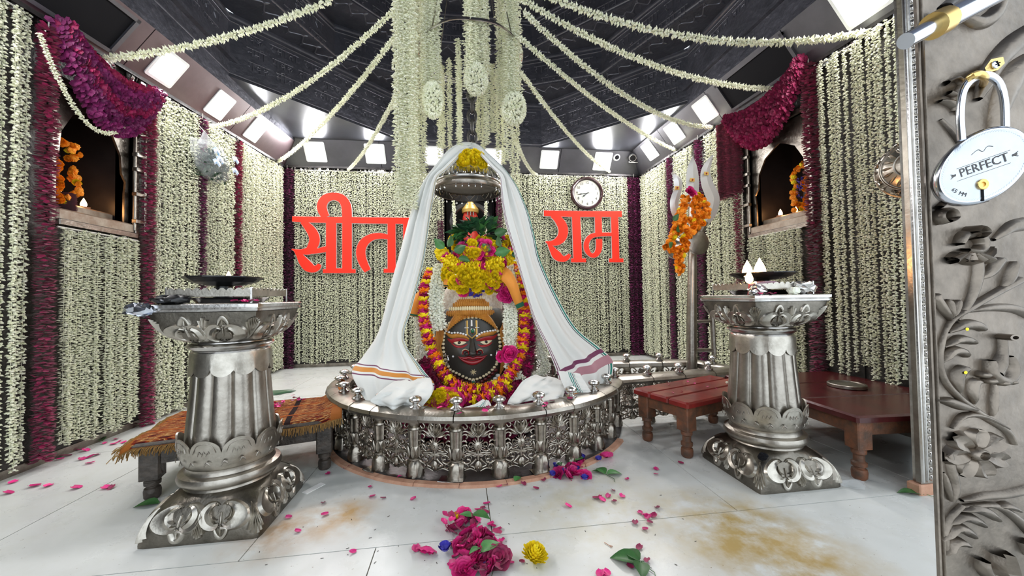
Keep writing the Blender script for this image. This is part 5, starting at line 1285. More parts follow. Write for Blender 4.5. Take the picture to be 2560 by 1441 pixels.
for x, y, a in ((1195,960,-2.2),(1205,790,1.0),(1250,880,2.0)): 
    d = Vector((math.cos(a), -.2, math.sin(a))).normalized(); q_ = Matrix((d, Vector((0,-1,0)).cross(d).normalized()*-1, Vector((0,-1,0)))).transposed(); inst(LEAF[3], r, tg(x, y, 2.98)-r.location, q_.to_euler(), .07, name='leaf')
# small metal stand behind the staff
s0 = onZ(1786, 905, .37); r = empty('metal_stand', (s0.x, s0.y, .37), 'narrow grey metal stand behind the trident staff', 'stand')
k_ = lambda px, py: onY(px, py, s0.y)-r.location
g = M(); g.tube([k_(1786, 895), k_(1778, 740)], .022, 8); g.build('post', 'silver_old', r)
g = M(); g.tube([k_(1733, 805), k_(1784, 803)], .014, 8); g.build('rung', 'silver_old', r); g = M(); g.tube([k_(1738, 876), k_(1786, 876)], .018, 8); g.build('rung', 'silver_old', r)
# ================================================================ BENCHES
def bench(name, label, c, rz, L, W, H, mtop, mleg, planks, th=.035, seed=0, turned=True):
    """c = centre on the floor, L along local x, W along local y"""
    r = empty(name, (*c, 0), label, 'bench', None, rz=rz); rs = random.Random(seed); w_ = W/planks
    for k in range(planks):
        y0 = -W/2+k*w_; g = M(); g.cbox(-L/2, L/2, y0+.0015, y0+w_-.0015, H-th, H+rs.uniform(-.001,.001), .010); g.build('plank', mtop, r, smooth=False)
    ap = .075; i = .035
    for x0, x1, y0, y1 in ((-L/2+i, L/2-i, -W/2+i, -W/2+i+.025), (-L/2+i, L/2-i, W/2-i-.025, W/2-i), (-L/2+i, -L/2+i+.025, -W/2+i, W/2-i), (L/2-i-.025, L/2-i, -W/2+i, W/2-i)):
        g = M(); g.box(x0, x1, y0, y1, H-th-ap, H-th); g.build('apron', mleg, r, smooth=False)
    for sx in (-1, 1):
        for sy in (-1, 1):
            x, y = sx*(L/2-i-.03), sy*(W/2-i-.03); g = M()
            g.cbox(x-.042, x+.042, y-.042, y+.042, H-th-.15, H-th, .006)
            h = H-th-.15; g.lathe([(.026,0),(.034,.01),(.036,.04),(.033,.055),(.024,.06),(.024,.066),(.034,.072),(.035,.09),(.025,.098),(.025,h*.78),(.033,h*.83),(.034,h*.93),(.027,h)], 20, (x, y, 0)); g.build('leg', mleg, r, angle=35)
    return r
th = math.radians(20)
def rot(a, x, y): return Vector((x*math.cos(a)-y*math.sin(a), x*math.sin(a)+y*math.cos(a)))
c = Vector((1.33, 2.09))+rot(th, .42, .22)
bench('red_bench', 'low red painted wooden bench between the railing and the right lamp pillar', c, th, .84, .44, .352, 'wood_red', 'wood_worn', 3, seed=1)
bench('red_bench', 'long low red bench at the right wall with a round metal lid on it', (2.52, 2.22), math.radians(-3), .92, 1.08, .352, 'wood_maroon', 'wood_worn', 3, seed=2)
tb_ = math.radians(15); cb = Vector((-1.62, 2.10))+rot(tb_, .46, .30)
bench('dark_bench', 'old dark wooden bench under the rug behind the left lamp pillar', cb, tb_, .92, .60, .30, 'wood_dark', 'wood_dark', 2, th=.045, seed=3)
# round lid on the long bench, small white bud on the red bench
p = onZ(2117, 968, .353); r = empty('round_lid', (p.x, p.y, .353), 'round dull metal lid lying on the long red bench', 'lid')
g = M(); g.lathe([(.10,0),(.105,.004),(.105,.022),(.10,.026),(.092,.026),(.09,.021),(.001,.021)], 40); g.build('disc', 'silver_old', r)
p = onZ(1817, 960, .353); r = tag(inst(mum_mesh(.014, 'buds_white', 26, 1, 'white_bud'), None, (p.x, p.y, .358), name='white_bud'), 'single white flower bud on the red bench beside the lamp pillar', 'flower')
for k in range(9):
    p = onZ(rnd(1640, 1800), rnd(955, 985), .353); g = M(); g.petal((0,0,.001), (1,0,.1), (0,0,1), .02, .016, .2); o = g.build('rose_petal', 'rose_pink', None, smooth=False); o.location = (p.x, p.y, .354); o.rotation_euler = (0,0,rnd(0,6))
    tag(o, 'tiny petal scattered on the red bench top near the railing', 'petal', 'petals on the red bench')
# rug
def rug_mat():
    m = mat('rug', (.2,.05,.015), .95, bump=(160, .6, .004), spec=.1); nt = m.node_tree; b = nt.nodes['Principled BSDF']; N = nt.nodes.new; Lk = nt.links.new
    uv = N('ShaderNodeUVMap'); mp = N('ShaderNodeMapping'); Lk(uv.outputs[0], mp.inputs[0]); mp.inputs['Scale'].default_value = (9, 36, 1)
    nz = N('ShaderNodeTexNoise'); nz.inputs['Scale'].default_value = 1.6; nz.inputs['Detail'].default_value = 3; Lk(mp.outputs[0], nz.inputs['Vector'])
    r = N('ShaderNodeValToRGB'); cr = r.color_ramp; cr.interpolation = 'CONSTANT'
    cols = [(0,(.05,.008,.008)),(.41,(.17,.02,.012)),(.46,(.26,.07,.015)),(.52,(.45,.30,.12)),(.56,(.20,.05,.015)),(.60,(.08,.012,.01))]
    cr.elements[0].position = 0; cr.elements[0].color = (*cols[0][1], 1); cr.elements[1].position = cols[1][0]; cr.elements[1].color = (*cols[1][1], 1)
    for p_, c_ in cols[2:]: e = cr.elements.new(p_); e.color = (*c_, 1)
    Lk(nz.outputs['Fac'], r.inputs['Fac']); sep = N('ShaderNodeSeparateXYZ'); Lk(uv.outputs[0], sep.inputs[0]); col = r.outputs[0]
    for ax, u0, u1, c_ in ((0,.94,1.0,(.30,.10,.025)),(0,.42,.52,(.28,.07,.015)),(0,.70,.73,(.02,.01,.01)),(0,.0,.04,(.3,.1,.02)),(1,.24,.28,(.28,.07,.015)),(1,.66,.70,(.28,.07,.015))):
        a = N('ShaderNodeMath'); a.operation = 'COMPARE'; Lk(sep.outputs[ax], a.inputs[0]); a.inputs[1].default_value = (u0+u1)/2; a.inputs[2].default_value = (u1-u0)/2
        x = N('ShaderNodeMix'); x.data_type = 'RGBA'; Lk(a.outputs[0], x.inputs[0]); Lk(col, x.inputs[6]); x.inputs[7].default_value = (*c_, 1); col = x.outputs[2]
    Lk(col, b.inputs['Base Color']); return m
MT['rug'] = rug_mat()
r = empty('rug', (cb.x, cb.y, .302), 'fringed orange and dark red woven rug spread on the dark bench', 'rug', rz=tb_)
nu, nv = 60, 30; vs = []; uvs = []
def rugP(u, v):
    x = -.50+u*.99; y = -.30+v*.58; z = .008+.006*math.sin(9*u+3*v)*math.sin(7*v)
    if u > .86: z += (u-.86)*.62*(.25+v*1.0)
    if u < .05: z -= (.05-u)*.5
    if v < .04: z -= (.04-v)*.7
    return (x, y, z)
for i in range(nv+1):
    for j in range(nu+1): vs.append(rugP(j/nu, i/nv)); uvs.append((j/nu, i/nv))
g = M(); g.add(vs, [(i*(nu+1)+j, i*(nu+1)+j+1, (i+1)*(nu+1)+j+1, (i+1)*(nu+1)+j) for i in range(nv) for j in range(nu)])
o = g.build('woven_field', 'rug', r, angle=180, uv=uvs); md = o.modifiers.new('s', 'SOLIDIFY'); md.thickness = .008
g = M()
for k in range(420):
    if k < 300: x, y, z = rugP(k/299, 0); d = Vector((rnd(-.3,.3), -1, rnd(-.9,-.2)))
    else: x, y, z = rugP(0, (k-300)/119); d = Vector((-1, rnd(-.3,.3), rnd(-.9,-.2)))
    d.normalize(); L = rnd(.03,.06); g.tube([(x,y,z), Vector((x,y,z))+d*L*.5, Vector((x,y,z))+d*L*.8+Vector((0,0,-.012))], .0022, 3)
tag(g.build('fringe', MT.setdefault('fringe', mat('fringe', (.22,.12,.035), .95, col2=(.34,.2,.06), noise=60)), r, smooth=False), kind='stuff')
# things on the rug
p = onZ(690, 984, .32); g = M(); g.lathe([(.10,0),(.115,.008),(.10,.016),(.02,.012)], 14, fn=lambda a, z: 1+.25*math.sin(3*a)+.12*math.sin(7*a)); g.v = [(x, y*.5, z) for x, y, z in g.v]
o = g.build('dark_cloth', 'leaf_dark', None); o.location = (p.x, p.y, .318); tag(o, 'crumpled dark cloth lying on the rug beside the left lamp pillar', 'cloth')
def petal_mesh(m, L=1.0, W=.8):
    g = M(); n = 3; rings = []
    for i in range(n+1):
        t = i/n; w_ = W*.5*math.sin(PI*(.18+.66*t)); z = .16*(t-.3)**2
        rings.append([(t*L-.5*L, -w_, z+.14), (t*L-.5*L, -w_*.4, z+.02), (t*L-.5*L, w_*.4, z+.02), (t*L-.5*L, w_, z+.12)])
    g.loft(rings, closed=False); return mesh_of(g, 'rose_petal', m, smooth=True)
PET = [petal_mesh('rose_pink'), petal_mesh('rose_pink', 1, 1.0), petal_mesh('rose')]
def petal(p, s, label, group, tilt=.3):
    o = inst(random.choice(PET), None, p, (rnd(-tilt,tilt), rnd(-tilt,tilt), rnd(0,6.28)), s, name='rose_petal'); return tag(o, label, 'petal', group)
random.seed(11)
for px, py, n in ((748,997,7),(675,1020,14),(700,1012,6),(690,1013,5)):
    for k in range(n):
        p = onZ(px+rnd(-17,17), py+rnd(-7,7), .325); petal((p.x,p.y,.322+rnd(0,.008)), rnd(.022,.034), 'magenta petal lying loose on the woven rug', 'petals on the rug', .6)

# ================================================================ LAMP PILLARS
def se(a, n, t):
    c, s = math.cos(t), math.sin(t); return a/((abs(c)**n+abs(s)**n)**(1/n))
def sq_ring(a, n, z, N=96): return [(se(a, n, 2*PI*k/N)*math.cos(2*PI*k/N), se(a, n, 2*PI*k/N)*math.sin(2*PI*k/N), z) for k in range(N)]
def lerp_prof(prof, v):
    for (v0, *a), (v1, *b_) in zip(prof, prof[1:]):
        if v <= v1: t = (v-v0)/(v1-v0) if v1 > v0 else 0; return [x+(y-x)*t for x, y in zip(a, b_)]
    return list(prof[-1][1:])
BASEP = [(0,.232,30,.0),(.08,.233,28,.014),(.3,.229,18,.055),(.5,.219,11,.092),(.7,.205,7,.125),(.88,.188,3.5,.155),(1,.172,2,.175)]
BOWLP = [(0,.148,2,.815),(.10,.160,2.6,.822),(.35,.186,5,.850),(.6,.200,9,.885),(.85,.209,18,.925),(1,.215,24,.955)]
def surf(prof, side):
    def S(u, v, h):
        a, n, z = lerp_prof(prof, max(0, min(1, v))); t = side*PI/2+u*PI/4; t = t; rr = se(a, n, t)+h
        return (rr*math.cos(t), rr*math.sin(t), z+h*.2)
    return S
def motif(g, S, u, s, flip=1, v0=.1, hh=.85):
    """a pair of broad acanthus lobes with a bud above and curls below"""
    L = lambda x, y: (u+x*s, v0+(y if flip > 0 else 1-y)*hh)
    for q in (1, -1):
        g.stroke(S, [L(q*.10,.06), L(q*.30,.12), L(q*.42,.32), L(q*.34,.55), L(q*.16,.66), L(q*.05,.60)], [.05,.20,.32,.32,.22,.05], .013, crease=True)
        g.stroke(S, [L(q*.09,.50), L(q*.20,.42), L(q*.24,.22)], [.02,.05,.015], .016)
        g.stroke(S, [L(q*.04,.10), L(q*.14,.03), L(q*.16,.10), L(q*.10,.12)], .022, .008)
    g.stroke(S, [L(-.13,.74), L(-.08,.90), L(0,.97), L(.08,.90), L(.13,.74), L(0,.70)], [.08,.11,.12,.11,.08,.08], .011)
    g.stroke(S, [L(0,.64), L(0,.92)], [.09, .02], .010, crease=True, smooth=False); g.stroke(S, [L(0,.30), L(0,.5), L(0,.62)], [.04,.05,.02], .008)
def fan(g, S, u, flip=1, v0=.1, hh=.85, n=5, w_=.05):
    for k in range(n):
        a = (k-(n-1)/2)/n*2.0; pts = [(u, v0+(.12 if flip > 0 else .88)*hh), (u+.05*math.sin(a), v0+(.45 if flip > 0 else .55)*hh), (u+.13*math.sin(a), v0+((.55+.35*math.cos(a)) if flip > 0 else (.45-.35*math.cos(a)))*hh)]
        g.stroke(S, pts, [.02, w_*1.3, w_*1.7], .011, crease=True)
def pillar(c, label, rz=0):
    r = empty('lamp_pillar', (*c, 0), label, 'pillar', rz=rz)
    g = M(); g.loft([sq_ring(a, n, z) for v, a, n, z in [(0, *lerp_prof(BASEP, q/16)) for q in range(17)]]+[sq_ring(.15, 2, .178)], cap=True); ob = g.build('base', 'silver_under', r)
    for sd in range(4):
        S = surf(BASEP, sd); g = M()
        motif(g, S, -.43, .84, -1, .08, .78); motif(g, S, .43, .84, -1, .08, .78); fan(g, S, 0, -1, .05, .8, 5, .05); fan(g, S, .98, -1, .05, .8, 5, .05)
        g.build('leaf_relief', 'relief', ob)
    g = M(); g.lathe([(.172,.172),(.180,.18),(.176,.188),(.186,.193),(.200,.205),(.203,.220),(.196,.236),(.176,.244),(.170,.256),(.172,.268)], 64); g.build('foot_ring', 'silver', r)
    N = 10; sc_ = lambda t, k: abs(math.cos(t*k/2))
    n = 200; g = M(); o_, i_ = [], []
    prof = [(0,.166),(.22,.183),(.45,.194),(.6,.197)]
    rings = [[((rr)*math.cos(2*PI*k/n), rr*math.sin(2*PI*k/n), .262+v*.12) for k in range(n)] for v, rr in prof]
    rings.append([((.200+.006*abs(math.sin(2*PI*k/n*N/2)))*math.cos(2*PI*k/n), (.200+.006*abs(math.sin(2*PI*k/n*N/2)))*math.sin(2*PI*k/n), .352+.058*math.sqrt(abs(math.sin(2*PI*k/n*N/2)))) for k in range(n)])
    rings.append([((.193+.006*abs(math.sin(2*PI*k/n*N/2)))*math.cos(2*PI*k/n), (.193+.006*abs(math.sin(2*PI*k/n*N/2)))*math.sin(2*PI*k/n), .350+.058*math.sqrt(abs(math.sin(2*PI*k/n*N/2)))) for k in range(n)])
    rings.append([(.183*math.cos(2*PI*k/n), .183*math.sin(2*PI*k/n), .33) for k in range(n)])
    g.loft(rings); ob = g.build('petal_collar', 'relief', r, angle=50)
    g = M()
    Sc = lambda u, v, h: ((.2015+h)*math.cos(u), (.2015+h)*math.sin(u), v)
    for k in range(N*2):
        u = 2*PI*k/(N*2); g.stroke(Sc, [(u, .30), (u+.05, .315), (u+.11, .305)], .01, .002)
    for k in range(N):
        u = 2*PI*(k+.5)/N; 
        g.stroke(Sc, [(u-.22,.355),(u-.15,.385),(u,.395),(u+.15,.385),(u+.22,.355)], .006, .003)
        for q in range(3): g.stroke(Sc, [(u-.12+.08*q,.345),(u-.10+.09*q,.362),(u-.06+.08*q,.352)], .006, .002)
    g.build('chased_pattern', 'silver_old', ob)
    flute = lambda a, z: 1-.085*(1-abs(math.sin(6*a))**.55)
    g = M(); g.lathe([(.178,.33),(.177,.40),(.168,.50),(.160,.60),(.153,.70),(.150,.76)], 216, fn=flute); g.build('fluted_shaft', 'silver', r, angle=50)
    g = M(); rings = []
    for k2, (rr, z0, am) in enumerate(((.156,.770,0),(.160,.755,0),(.160,.715,0),(.164,.690,1),(.158,.690,1),(.152,.72,0))):
        rings.append([(rr*math.cos(2*PI*k/n), rr*math.sin(2*PI*k/n), z0-(.034*math.sqrt(abs(math.sin(2*PI*k/n*6)))-.012 if am else 0)) for k in range(n)])
    g.loft(rings); g.build('scalloped_collar', 'relief', r, angle=50)
    g = M(); g.lathe([(.150,.762),(.156,.768),(.150,.776),(.152,.782),(.168,.792),(.172,.800),(.166,.808),(.150,.812),(.148,.822)], 64); g.build('neck_ring', 'silver_bright', r)
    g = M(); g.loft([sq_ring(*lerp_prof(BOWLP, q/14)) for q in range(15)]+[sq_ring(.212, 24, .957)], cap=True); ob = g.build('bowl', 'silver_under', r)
    for sd in range(4):
        S = surf(BOWLP, sd); g = M()
        motif(g, S, -.43, .84, 1, .08, .82); motif(g, S, .43, .84, 1, .08, .82); fan(g, S, 0, 1, .15, .8, 3, .06); fan(g, S, .98, 1, .10, .85, 7, .045)
        g.build('leaf_relief', 'relief', ob)
    g = M(); g.loft([sq_ring(a, 40, z) for a, z in ((.208,.955),(.221,.958),(.223,.966),(.219,.970),(.225,.975),(.226,.988),(.221,.992),(.192,.992),(.188,.976))], cap=True); g.build('rim', 'silver_bright', r)
    # little scalloped gallery on four corner posts
    a = .168; g = M()
    for sx in (-1,1):
        for sy in (-1,1): g = M(); g.cbox(sx*a-.004, sx*a+.004, sy*a-.004, sy*a+.004, .976, 1.062, .001); g.build('post', 'silver_bright', r, smooth=False)
    for sd in range(4):
        g = M(); m_ = 64; q = lambda x, y: (x*math.cos(sd*PI/2)-y*math.sin(sd*PI/2), x*math.sin(sd*PI/2)+y*math.cos(sd*PI/2))
        R_ = []
        for i in range(m_+1):
            x = -a+2*a*i/m_; z = 1.044+.016*abs(math.sin(PI*10*i/m_))**.6; p0 = q(x, -a-.002); p1 = q(x, -a+.002)
            R_.append([(*p0, 1.022), (*p0, z), (*p1, z), (*p1, 1.022)])
        g.loft(R_, cap=True); g.build('gallery_strip', 'relief', r, angle=30)
    return r
PLc, PRc = (-1.085, 1.97), (1.690, 1.935)
pillar(PLc, 'ornate silver lamp pillar at the left with a black oil pan', 0)
pillar(PRc, 'ornate silver lamp pillar at the right with burning wicks', 0)
def oil_pan(c, zb, label, R=.165, n=14, flames=(), power=3):
    r = empty('oil_pan', (*c, zb), label, 'oil lamp')
    g = M(); g.lathe([(.05,0),(.055,.01),(.042,.02),(.034,.05),(.034,.085),(.06,.092)], 24); g.build('pedestal', 'lamp_black', r)
    g = M(); g.lathe([(.03,.088),(.075,.090),(.125,.104),(R,.124),(R*1.0,.129),(.12,.112),(.07,.100),(.004,.098)], n); o = g.build('pan', 'lamp_black', r, angle=10)
    for x, y, s in flames:
        flame(r, (x, y, .125), s)
        l = bpy.data.lights.new('flame_light', 'POINT'); l.energy = power; l.color = (1, .45, .15); l.shadow_soft_size = .03
        lo = bpy.data.objects.new('flame_light', l); C.objects.link(lo); lo.parent = r; lo.location = (x, y, .16+s*.03)
    return r
oil_pan((PLc[0]-.02, PLc[1]-.03), .985, 'black faceted oil pan with a tiny flame on the left pillar', .155, 12, ((.03,-.02,.55),), .5)
oil_pan((PRc[0]+.0, PRc[1]-.02), .985, 'black leaf shaped oil pan with tall flames on the right pillar', .165, 16, ((-.115,-.03,1.25),(-.075,.02,1.15),(-.03,-.02,1.5),(-.005,.01,1.35)), .45)
for k, (c, lb) in enumerate(((PLc, 'black tray standing inside the gallery of the left pillar'), (PRc, 'dark square tray standing inside the gallery of the right pillar'))):
    r = empty('tray', (c[0], c[1], .978), lb, 'tray'); g = M(); g.loft([sq_ring(a, 8, z, 48) for a, z in ((.09,0),(.125,.04),(.128,.04),(.12,.034),(.09,.008))], cap=True); g.build('tray_body', 'lamp_black', r)
# pillar clutter: foil, ash, petals, leaf-shaped wick holder
c = PLc; p = Vector((c[0]-.225, c[1]-.225, .97)); g = M(); random.seed(4)
g.ball((0,0,0), .045, 16, 10, (1.2,.8,.6)); g.v = [(x+rnd(-.008,.008), y+rnd(-.008,.008), z+rnd(-.008,.008)) for x, y, z in g.v]; o = g.build('foil_wrap', MT['chrome'], None, smooth=False); o.location = p; tag(o, 'crumpled shiny foil wrapped over the left corner of the left pillar', 'foil')
g = M(); g.ball((0,0,.0), .06, 16, 10, (1.3,.7,.30)); g.v = [(x+rnd(-.008,.008), y+rnd(-.008,.008), z+rnd(-.006,.006)) for x, y, z in g.v]; o = g.build('oily_wad', 'lamp_black', None); o.location = (c[0]-.135, c[1]-.19, 1.010); tag(o, 'oily black wad at the left front of the left pillar top', 'wad')
for k in range(16):
    petal((c[0]+.08+rnd(0,.13), c[1]-.19+rnd(-.02,.06), 1.0), rnd(.018,.028), 'red petal lying on the top of the left pillar', 'petals on the left pillar', .5)
c = PRc
for x, y, s, lb, m_ in ((-.15,-.16,.045,'pale crumpled foil ball on the front left of the right pillar top','silver_bright'), (-.21,-.20,.022,'small foil ball at the left corner of the right pillar top','silver_bright'), (.10,-.17,.055,'crumpled grey foil on the right half of the right pillar top','silver_bright'), (.02,-.20,.030,'white wax lump on the front of the right pillar top','buds_white'), (.17,-.12,.05,'brownish leaf rag at the right end of the right pillar top','marble_sill')):
    g = M(); g.ball((0,0,0), s, 14, 9, (1.1,.8,.62)); g.v = [(x_+rnd(-.15,.15)*s, y_+rnd(-.15,.15)*s, z_+rnd(-.15,.15)*s) for x_, y_, z_ in g.v]; o = g.build('foil_lump', m_, None, smooth=False); o.location = (c[0]+x, c[1]+y, .992+s*.6); tag(o, lb, 'foil')
r = empty('wick_holder', (c[0]-.10, c[1]-.15, 1.05), 'pointed purple banana leaf wick with a small flame on the right pillar', 'oil lamp')
g = M(); n = 10
for s in (-1, 1): g.loft([[( -.09+.20*t, 0, -.012+.0*t), (-.09+.20*t, s*.03*math.sin(PI*t**.7)*1.0, .014*math.sin(PI*t))] for t in [i/n for i in range(n+1)]], closed=False)
o = g.build('leaf_cup', MT.setdefault('leaf_cup', mat('leaf_cup', (.30,.16,.20), .5)), r); md = o.modifiers.new('s', 'SOLIDIFY'); md.thickness = .003
g = M(); g.tube([(-.1,0,-.06),(-.09,0,.0)], .003, 6); g.build('wick_stem', 'red_paint', r); flame(r, (-.09,0,.02), .9)
for k in range(10): petal((c[0]-.2+rnd(0,.12), c[1]-.21+rnd(-.015,.05), .998), rnd(.014,.022), 'tiny red petal on the left front of the right pillar top', 'petals on the right pillar', .5)
g = M(); g.ball((0,0,0), .022, 10, 7, (1.2,.8,.9)); g.v = [(x+rnd(-.004,.004), y+rnd(-.004,.004), z+rnd(-.004,.004)) for x, y, z in g.v]
bp = (1.49+.01, 1.745, .150); o = g.build('charcoal_lump', 'black', None, smooth=False); o.location = onZ(1907, 1142, .17); tag(o, 'black charcoal lump on the front corner of the right pillar base', 'lump')

# ================================================================ SILVER DOOR AT THE RIGHT, JAMB AND PADLOCK
YD = .34
dr = empty('silver_door', (.52, YD, 0), 'near silver door leaf with embossed flowers at the right edge of the photo', 'door')
def SD(x, y, h=0):
    p = onY(x, y, YD); return (p.x-.52, p.y-YD-h, p.z)
eX = onY(2312, 720, YD).x-.52
g = M()
g.add([(eX,0,0),(eX,0,1.75),(.8,0,1.75),(.8,0,0),(eX+.05,.03,0),(eX+.05,.03,1.75),(.8,.03,1.75),(.8,.03,0)], [(0,3,2,1),(4,5,6,7),(0,1,5,4),(1,2,6,5),(2,3,7,6),(3,0,4,7)])
g.build('leaf_sheet', 'door_silver', dr, smooth=False)
g = M()
for x0, w_ in ((eX+.0025, .005), (eX+.0085, .0022)): g.stroke(lambda u, v, h: (x0+u, -h, v), [(0, .01), (0, 1.74)], w_, .003, smooth=False)
g.build('edge_bead', 'door_silver', dr)
PX = YD/940*1.04   # metres per picture pixel on the leaf
def DS(u, v, h): return SD(u, v, h)
def ds(g, pts, w_, h=.004, **k): g.stroke(DS, pts, w_, h, **k)
def flower(cx, cy, rx, ry, n=7, name='embossed_flower'):
    g = M()
    for k in range(n):
        a = 2*PI*k/n+.3; pts = [(cx+rx*q*math.cos(a), cy+ry*q*math.sin(a)) for q in (.22,.5,.8,1.0)]
        ds(g, pts, [rx*.25, rx*.62, rx*.72, rx*.35], .0075, crease=True)
    g.loft([[SD(cx+rx*q*math.cos(t), cy+ry*q*math.sin(t), h) for t in [2*PI*i/18 for i in range(18)]] for q, h in ((.26,.002),(.24,.008),(.17,.010),(.13,.006),(.02,.007))]); g.build(name, 'door_silver', dr, angle=60)
flower(2432, 1132, 78, 60, 7)
def scroll(strokes, name='embossed_scroll'):
    g = M()
    for pts, w_, h in strokes: ds(g, pts, w_, h)
    g.build(name, 'door_silver', dr, angle=60)
# stems and leaves
scroll([([(2362,820),(2345,880),(2352,940),(2385,985),(2440,1030),(2510,1075),(2530,1110)], [8,12,14,16,18,16,10], .005),
        ([(2352,850),(2375,800),(2420,770),(2480,735),(2545,700)], [6,12,16,18,22], .006), ([(2390,800),(2425,740),(2440,690),(2440,655)], [8,18,22,20], .006),
        ([(2410,780),(2470,770),(2530,772),(2575,790)], [8,18,22,26], .006), ([(2400,1250),(2450,1240),(2510,1235),(2575,1220)], [8,18,20,22], .006),
        ([(2400,1265),(2480,1262),(2530,1290),(2570,1330)], [8,16,20,22], .006), ([(2362,1380),(2360,1330),(2375,1290),(2400,1262)], [10,14,14,10], .005),
        ([(2380,1255),(2385,1215),(2375,1170),(2365,1120)], [8,18,22,10], .005), ([(2372,1250),(2362,1210),(2352,1180)], [6,14,6], .005),
        ([(2375,1070),(2400,1040),(2450,1040),(2510,1070)], [6,14,14,8], .006)])
scroll([([(2368,832),(2395,815),(2430,812),(2450,825)], [6,24,26,12], .008), ([(2355,868),(2385,850),(2410,850),(2428,858)], [6,22,22,10], .008),
        ([(2352,905),(2370,880),(2395,878),(2410,892)], [6,22,22,8], .008), ([(2392,985),(2385,950),(2395,925),(2412,920)], [6,24,26,10], .008),
        ([(2430,1010),(2425,980),(2430,955),(2445,955)], [6,20,22,8], .007), ([(2475,1040),(2480,1000),(2478,960)], [6,18,8], .006),
        ([(2440,1025),(2400,1015),(2365,1003),(2338,1000)], [6,22,22,6], .008), ([(2370,800),(2350,770),(2335,745),(2340,735)], [6,18,16,6], .007), ([(2372,795),(2368,765),(2362,750)], [6,16,6], .007),
        ([(2375,790),(2385,765),(2385,750)], [6,14,6], .007), ([(2440,700),(2470,680),(2490,655),(2500,650)], [8,26,26,10], .007), ([(2500,720),(2520,690),(2530,655)], [8,26,12], .007)], 'embossed_leaves')
scroll([([(2352,1350),(2375,1318),(2405,1322),(2425,1340)], [6,22,24,10], .009), ([(2362,1310),(2390,1290),(2425,1295),(2450,1312)], [6,22,24,10], .009), ([(2390,1275),(2425,1268),(2460,1278),(2485,1298)], [6,22,24,10], .009),
        ([(2358,1385),(2372,1355),(2395,1352),(2410,1362)], [6,20,20,8], .009), ([(2480,1262),(2510,1262),(2540,1275)], [6,20,8], .008)], 'embossed_leaves')
# bud flowers
g = M()
ds(g, [(2362,648),(2385,640),(2412,650),(2445,645),(2475,620)], [10,26,28,28,10], .009, crease=True)
for x in (2370,2392,2415,2440,2462): ds(g, [(2412,628),(x, 652)], [10,22], .010, smooth=False)
ds(g, [(2385,612),(2400,590),(2430,590),(2445,612),(2430,630),(2400,628)], [14,24,24,24,22,14], .010); ds(g, [(2402,585),(2415,572),(2430,585),(2418,598)], [8,12,12,8], .016)
g.build('embossed_flower', 'door_silver', dr, angle=60)
g = M()
ds(g, [(2500,845),(2500,880),(2485,915),(2475,930)], [16,18,30,44], .010); ds(g, [(2462,900),(2470,935),(2500,950),(2520,925),(2510,890)], [16,28,30,28,14], .010)
for x, y in ((2445,935),(2460,950),(2490,955),(2510,952)): g.loft([[SD(x+q*11*math.cos(t), y+q*9*math.sin(t), h) for t in [2*PI*i/12 for i in range(12)]] for q, h in ((1,0),(.85,.007),(.4,.010),(.02,.011))])
g.loft([[SD(2500+q*14*math.cos(t), 842+q*8*math.sin(t), h) for t in [2*PI*i/14 for i in range(14)]] for q, h in ((1,0),(.95,.012),(.55,.012),(.4,.006),(.02,.006))])
g.build('embossed_bud', 'door_silver', dr, angle=60)
g = M(); ds(g, [(2495,1380),(2500,1405),(2510,1430)], [40,54,44], .011, crease=True); ds(g, [(2445,1395),(2450,1420),(2470,1445)], [20,26,20], .010); ds(g, [(2550,1350),(2570,1380)], [20,30], .009); g.build('embossed_bud', 'door_silver', dr, angle=60)
scroll([([(2345,560),(2335,545),(2345,528),(2365,530),(2372,548),(2355,556)], 12, .010), ([(2340,520),(2370,500),(2420,490),(2460,505)], [10,16,14,6], .007), ([(2480,600),(2520,570),(2560,560)], [10,30,34], .007)], 'embossed_scroll')
g = M(); ds(g, [(2475,330),(2500,250),(2530,190),(2570,150)], [20,50,60,40], .010); ds(g, [(2440,250),(2470,180),(2520,120),(2570,80)], [16,44,50,40], .010); ds(g, [(2400,470),(2420,420),(2400,360),(2350,300)], [10,20,18,8], .004)
ds(g, [(2360,210),(2385,200),(2400,215),(2390,240),(2365,235)], 12, .006); ds(g, [(2345,255),(2375,262),(2395,285)], [8,18,8], .006); ds(g, [(2410,200),(2390,240),(2380,280)], [10,24,8], .006); ds(g, [(2395,40),(2440,60),(2480,40),(2500,0)], [14,30,36,20], .008)
g.build('embossed_acanthus', 'door_silver', dr, angle=60)
for x, y in ((2392,822),(2388,928)): 
    g = M(); c_ = SD(x, y, .0085); g.ball(c_, .0022, 8, 5, (1,.4,.8)); g.build('turmeric_spot', 'yellow', dr)

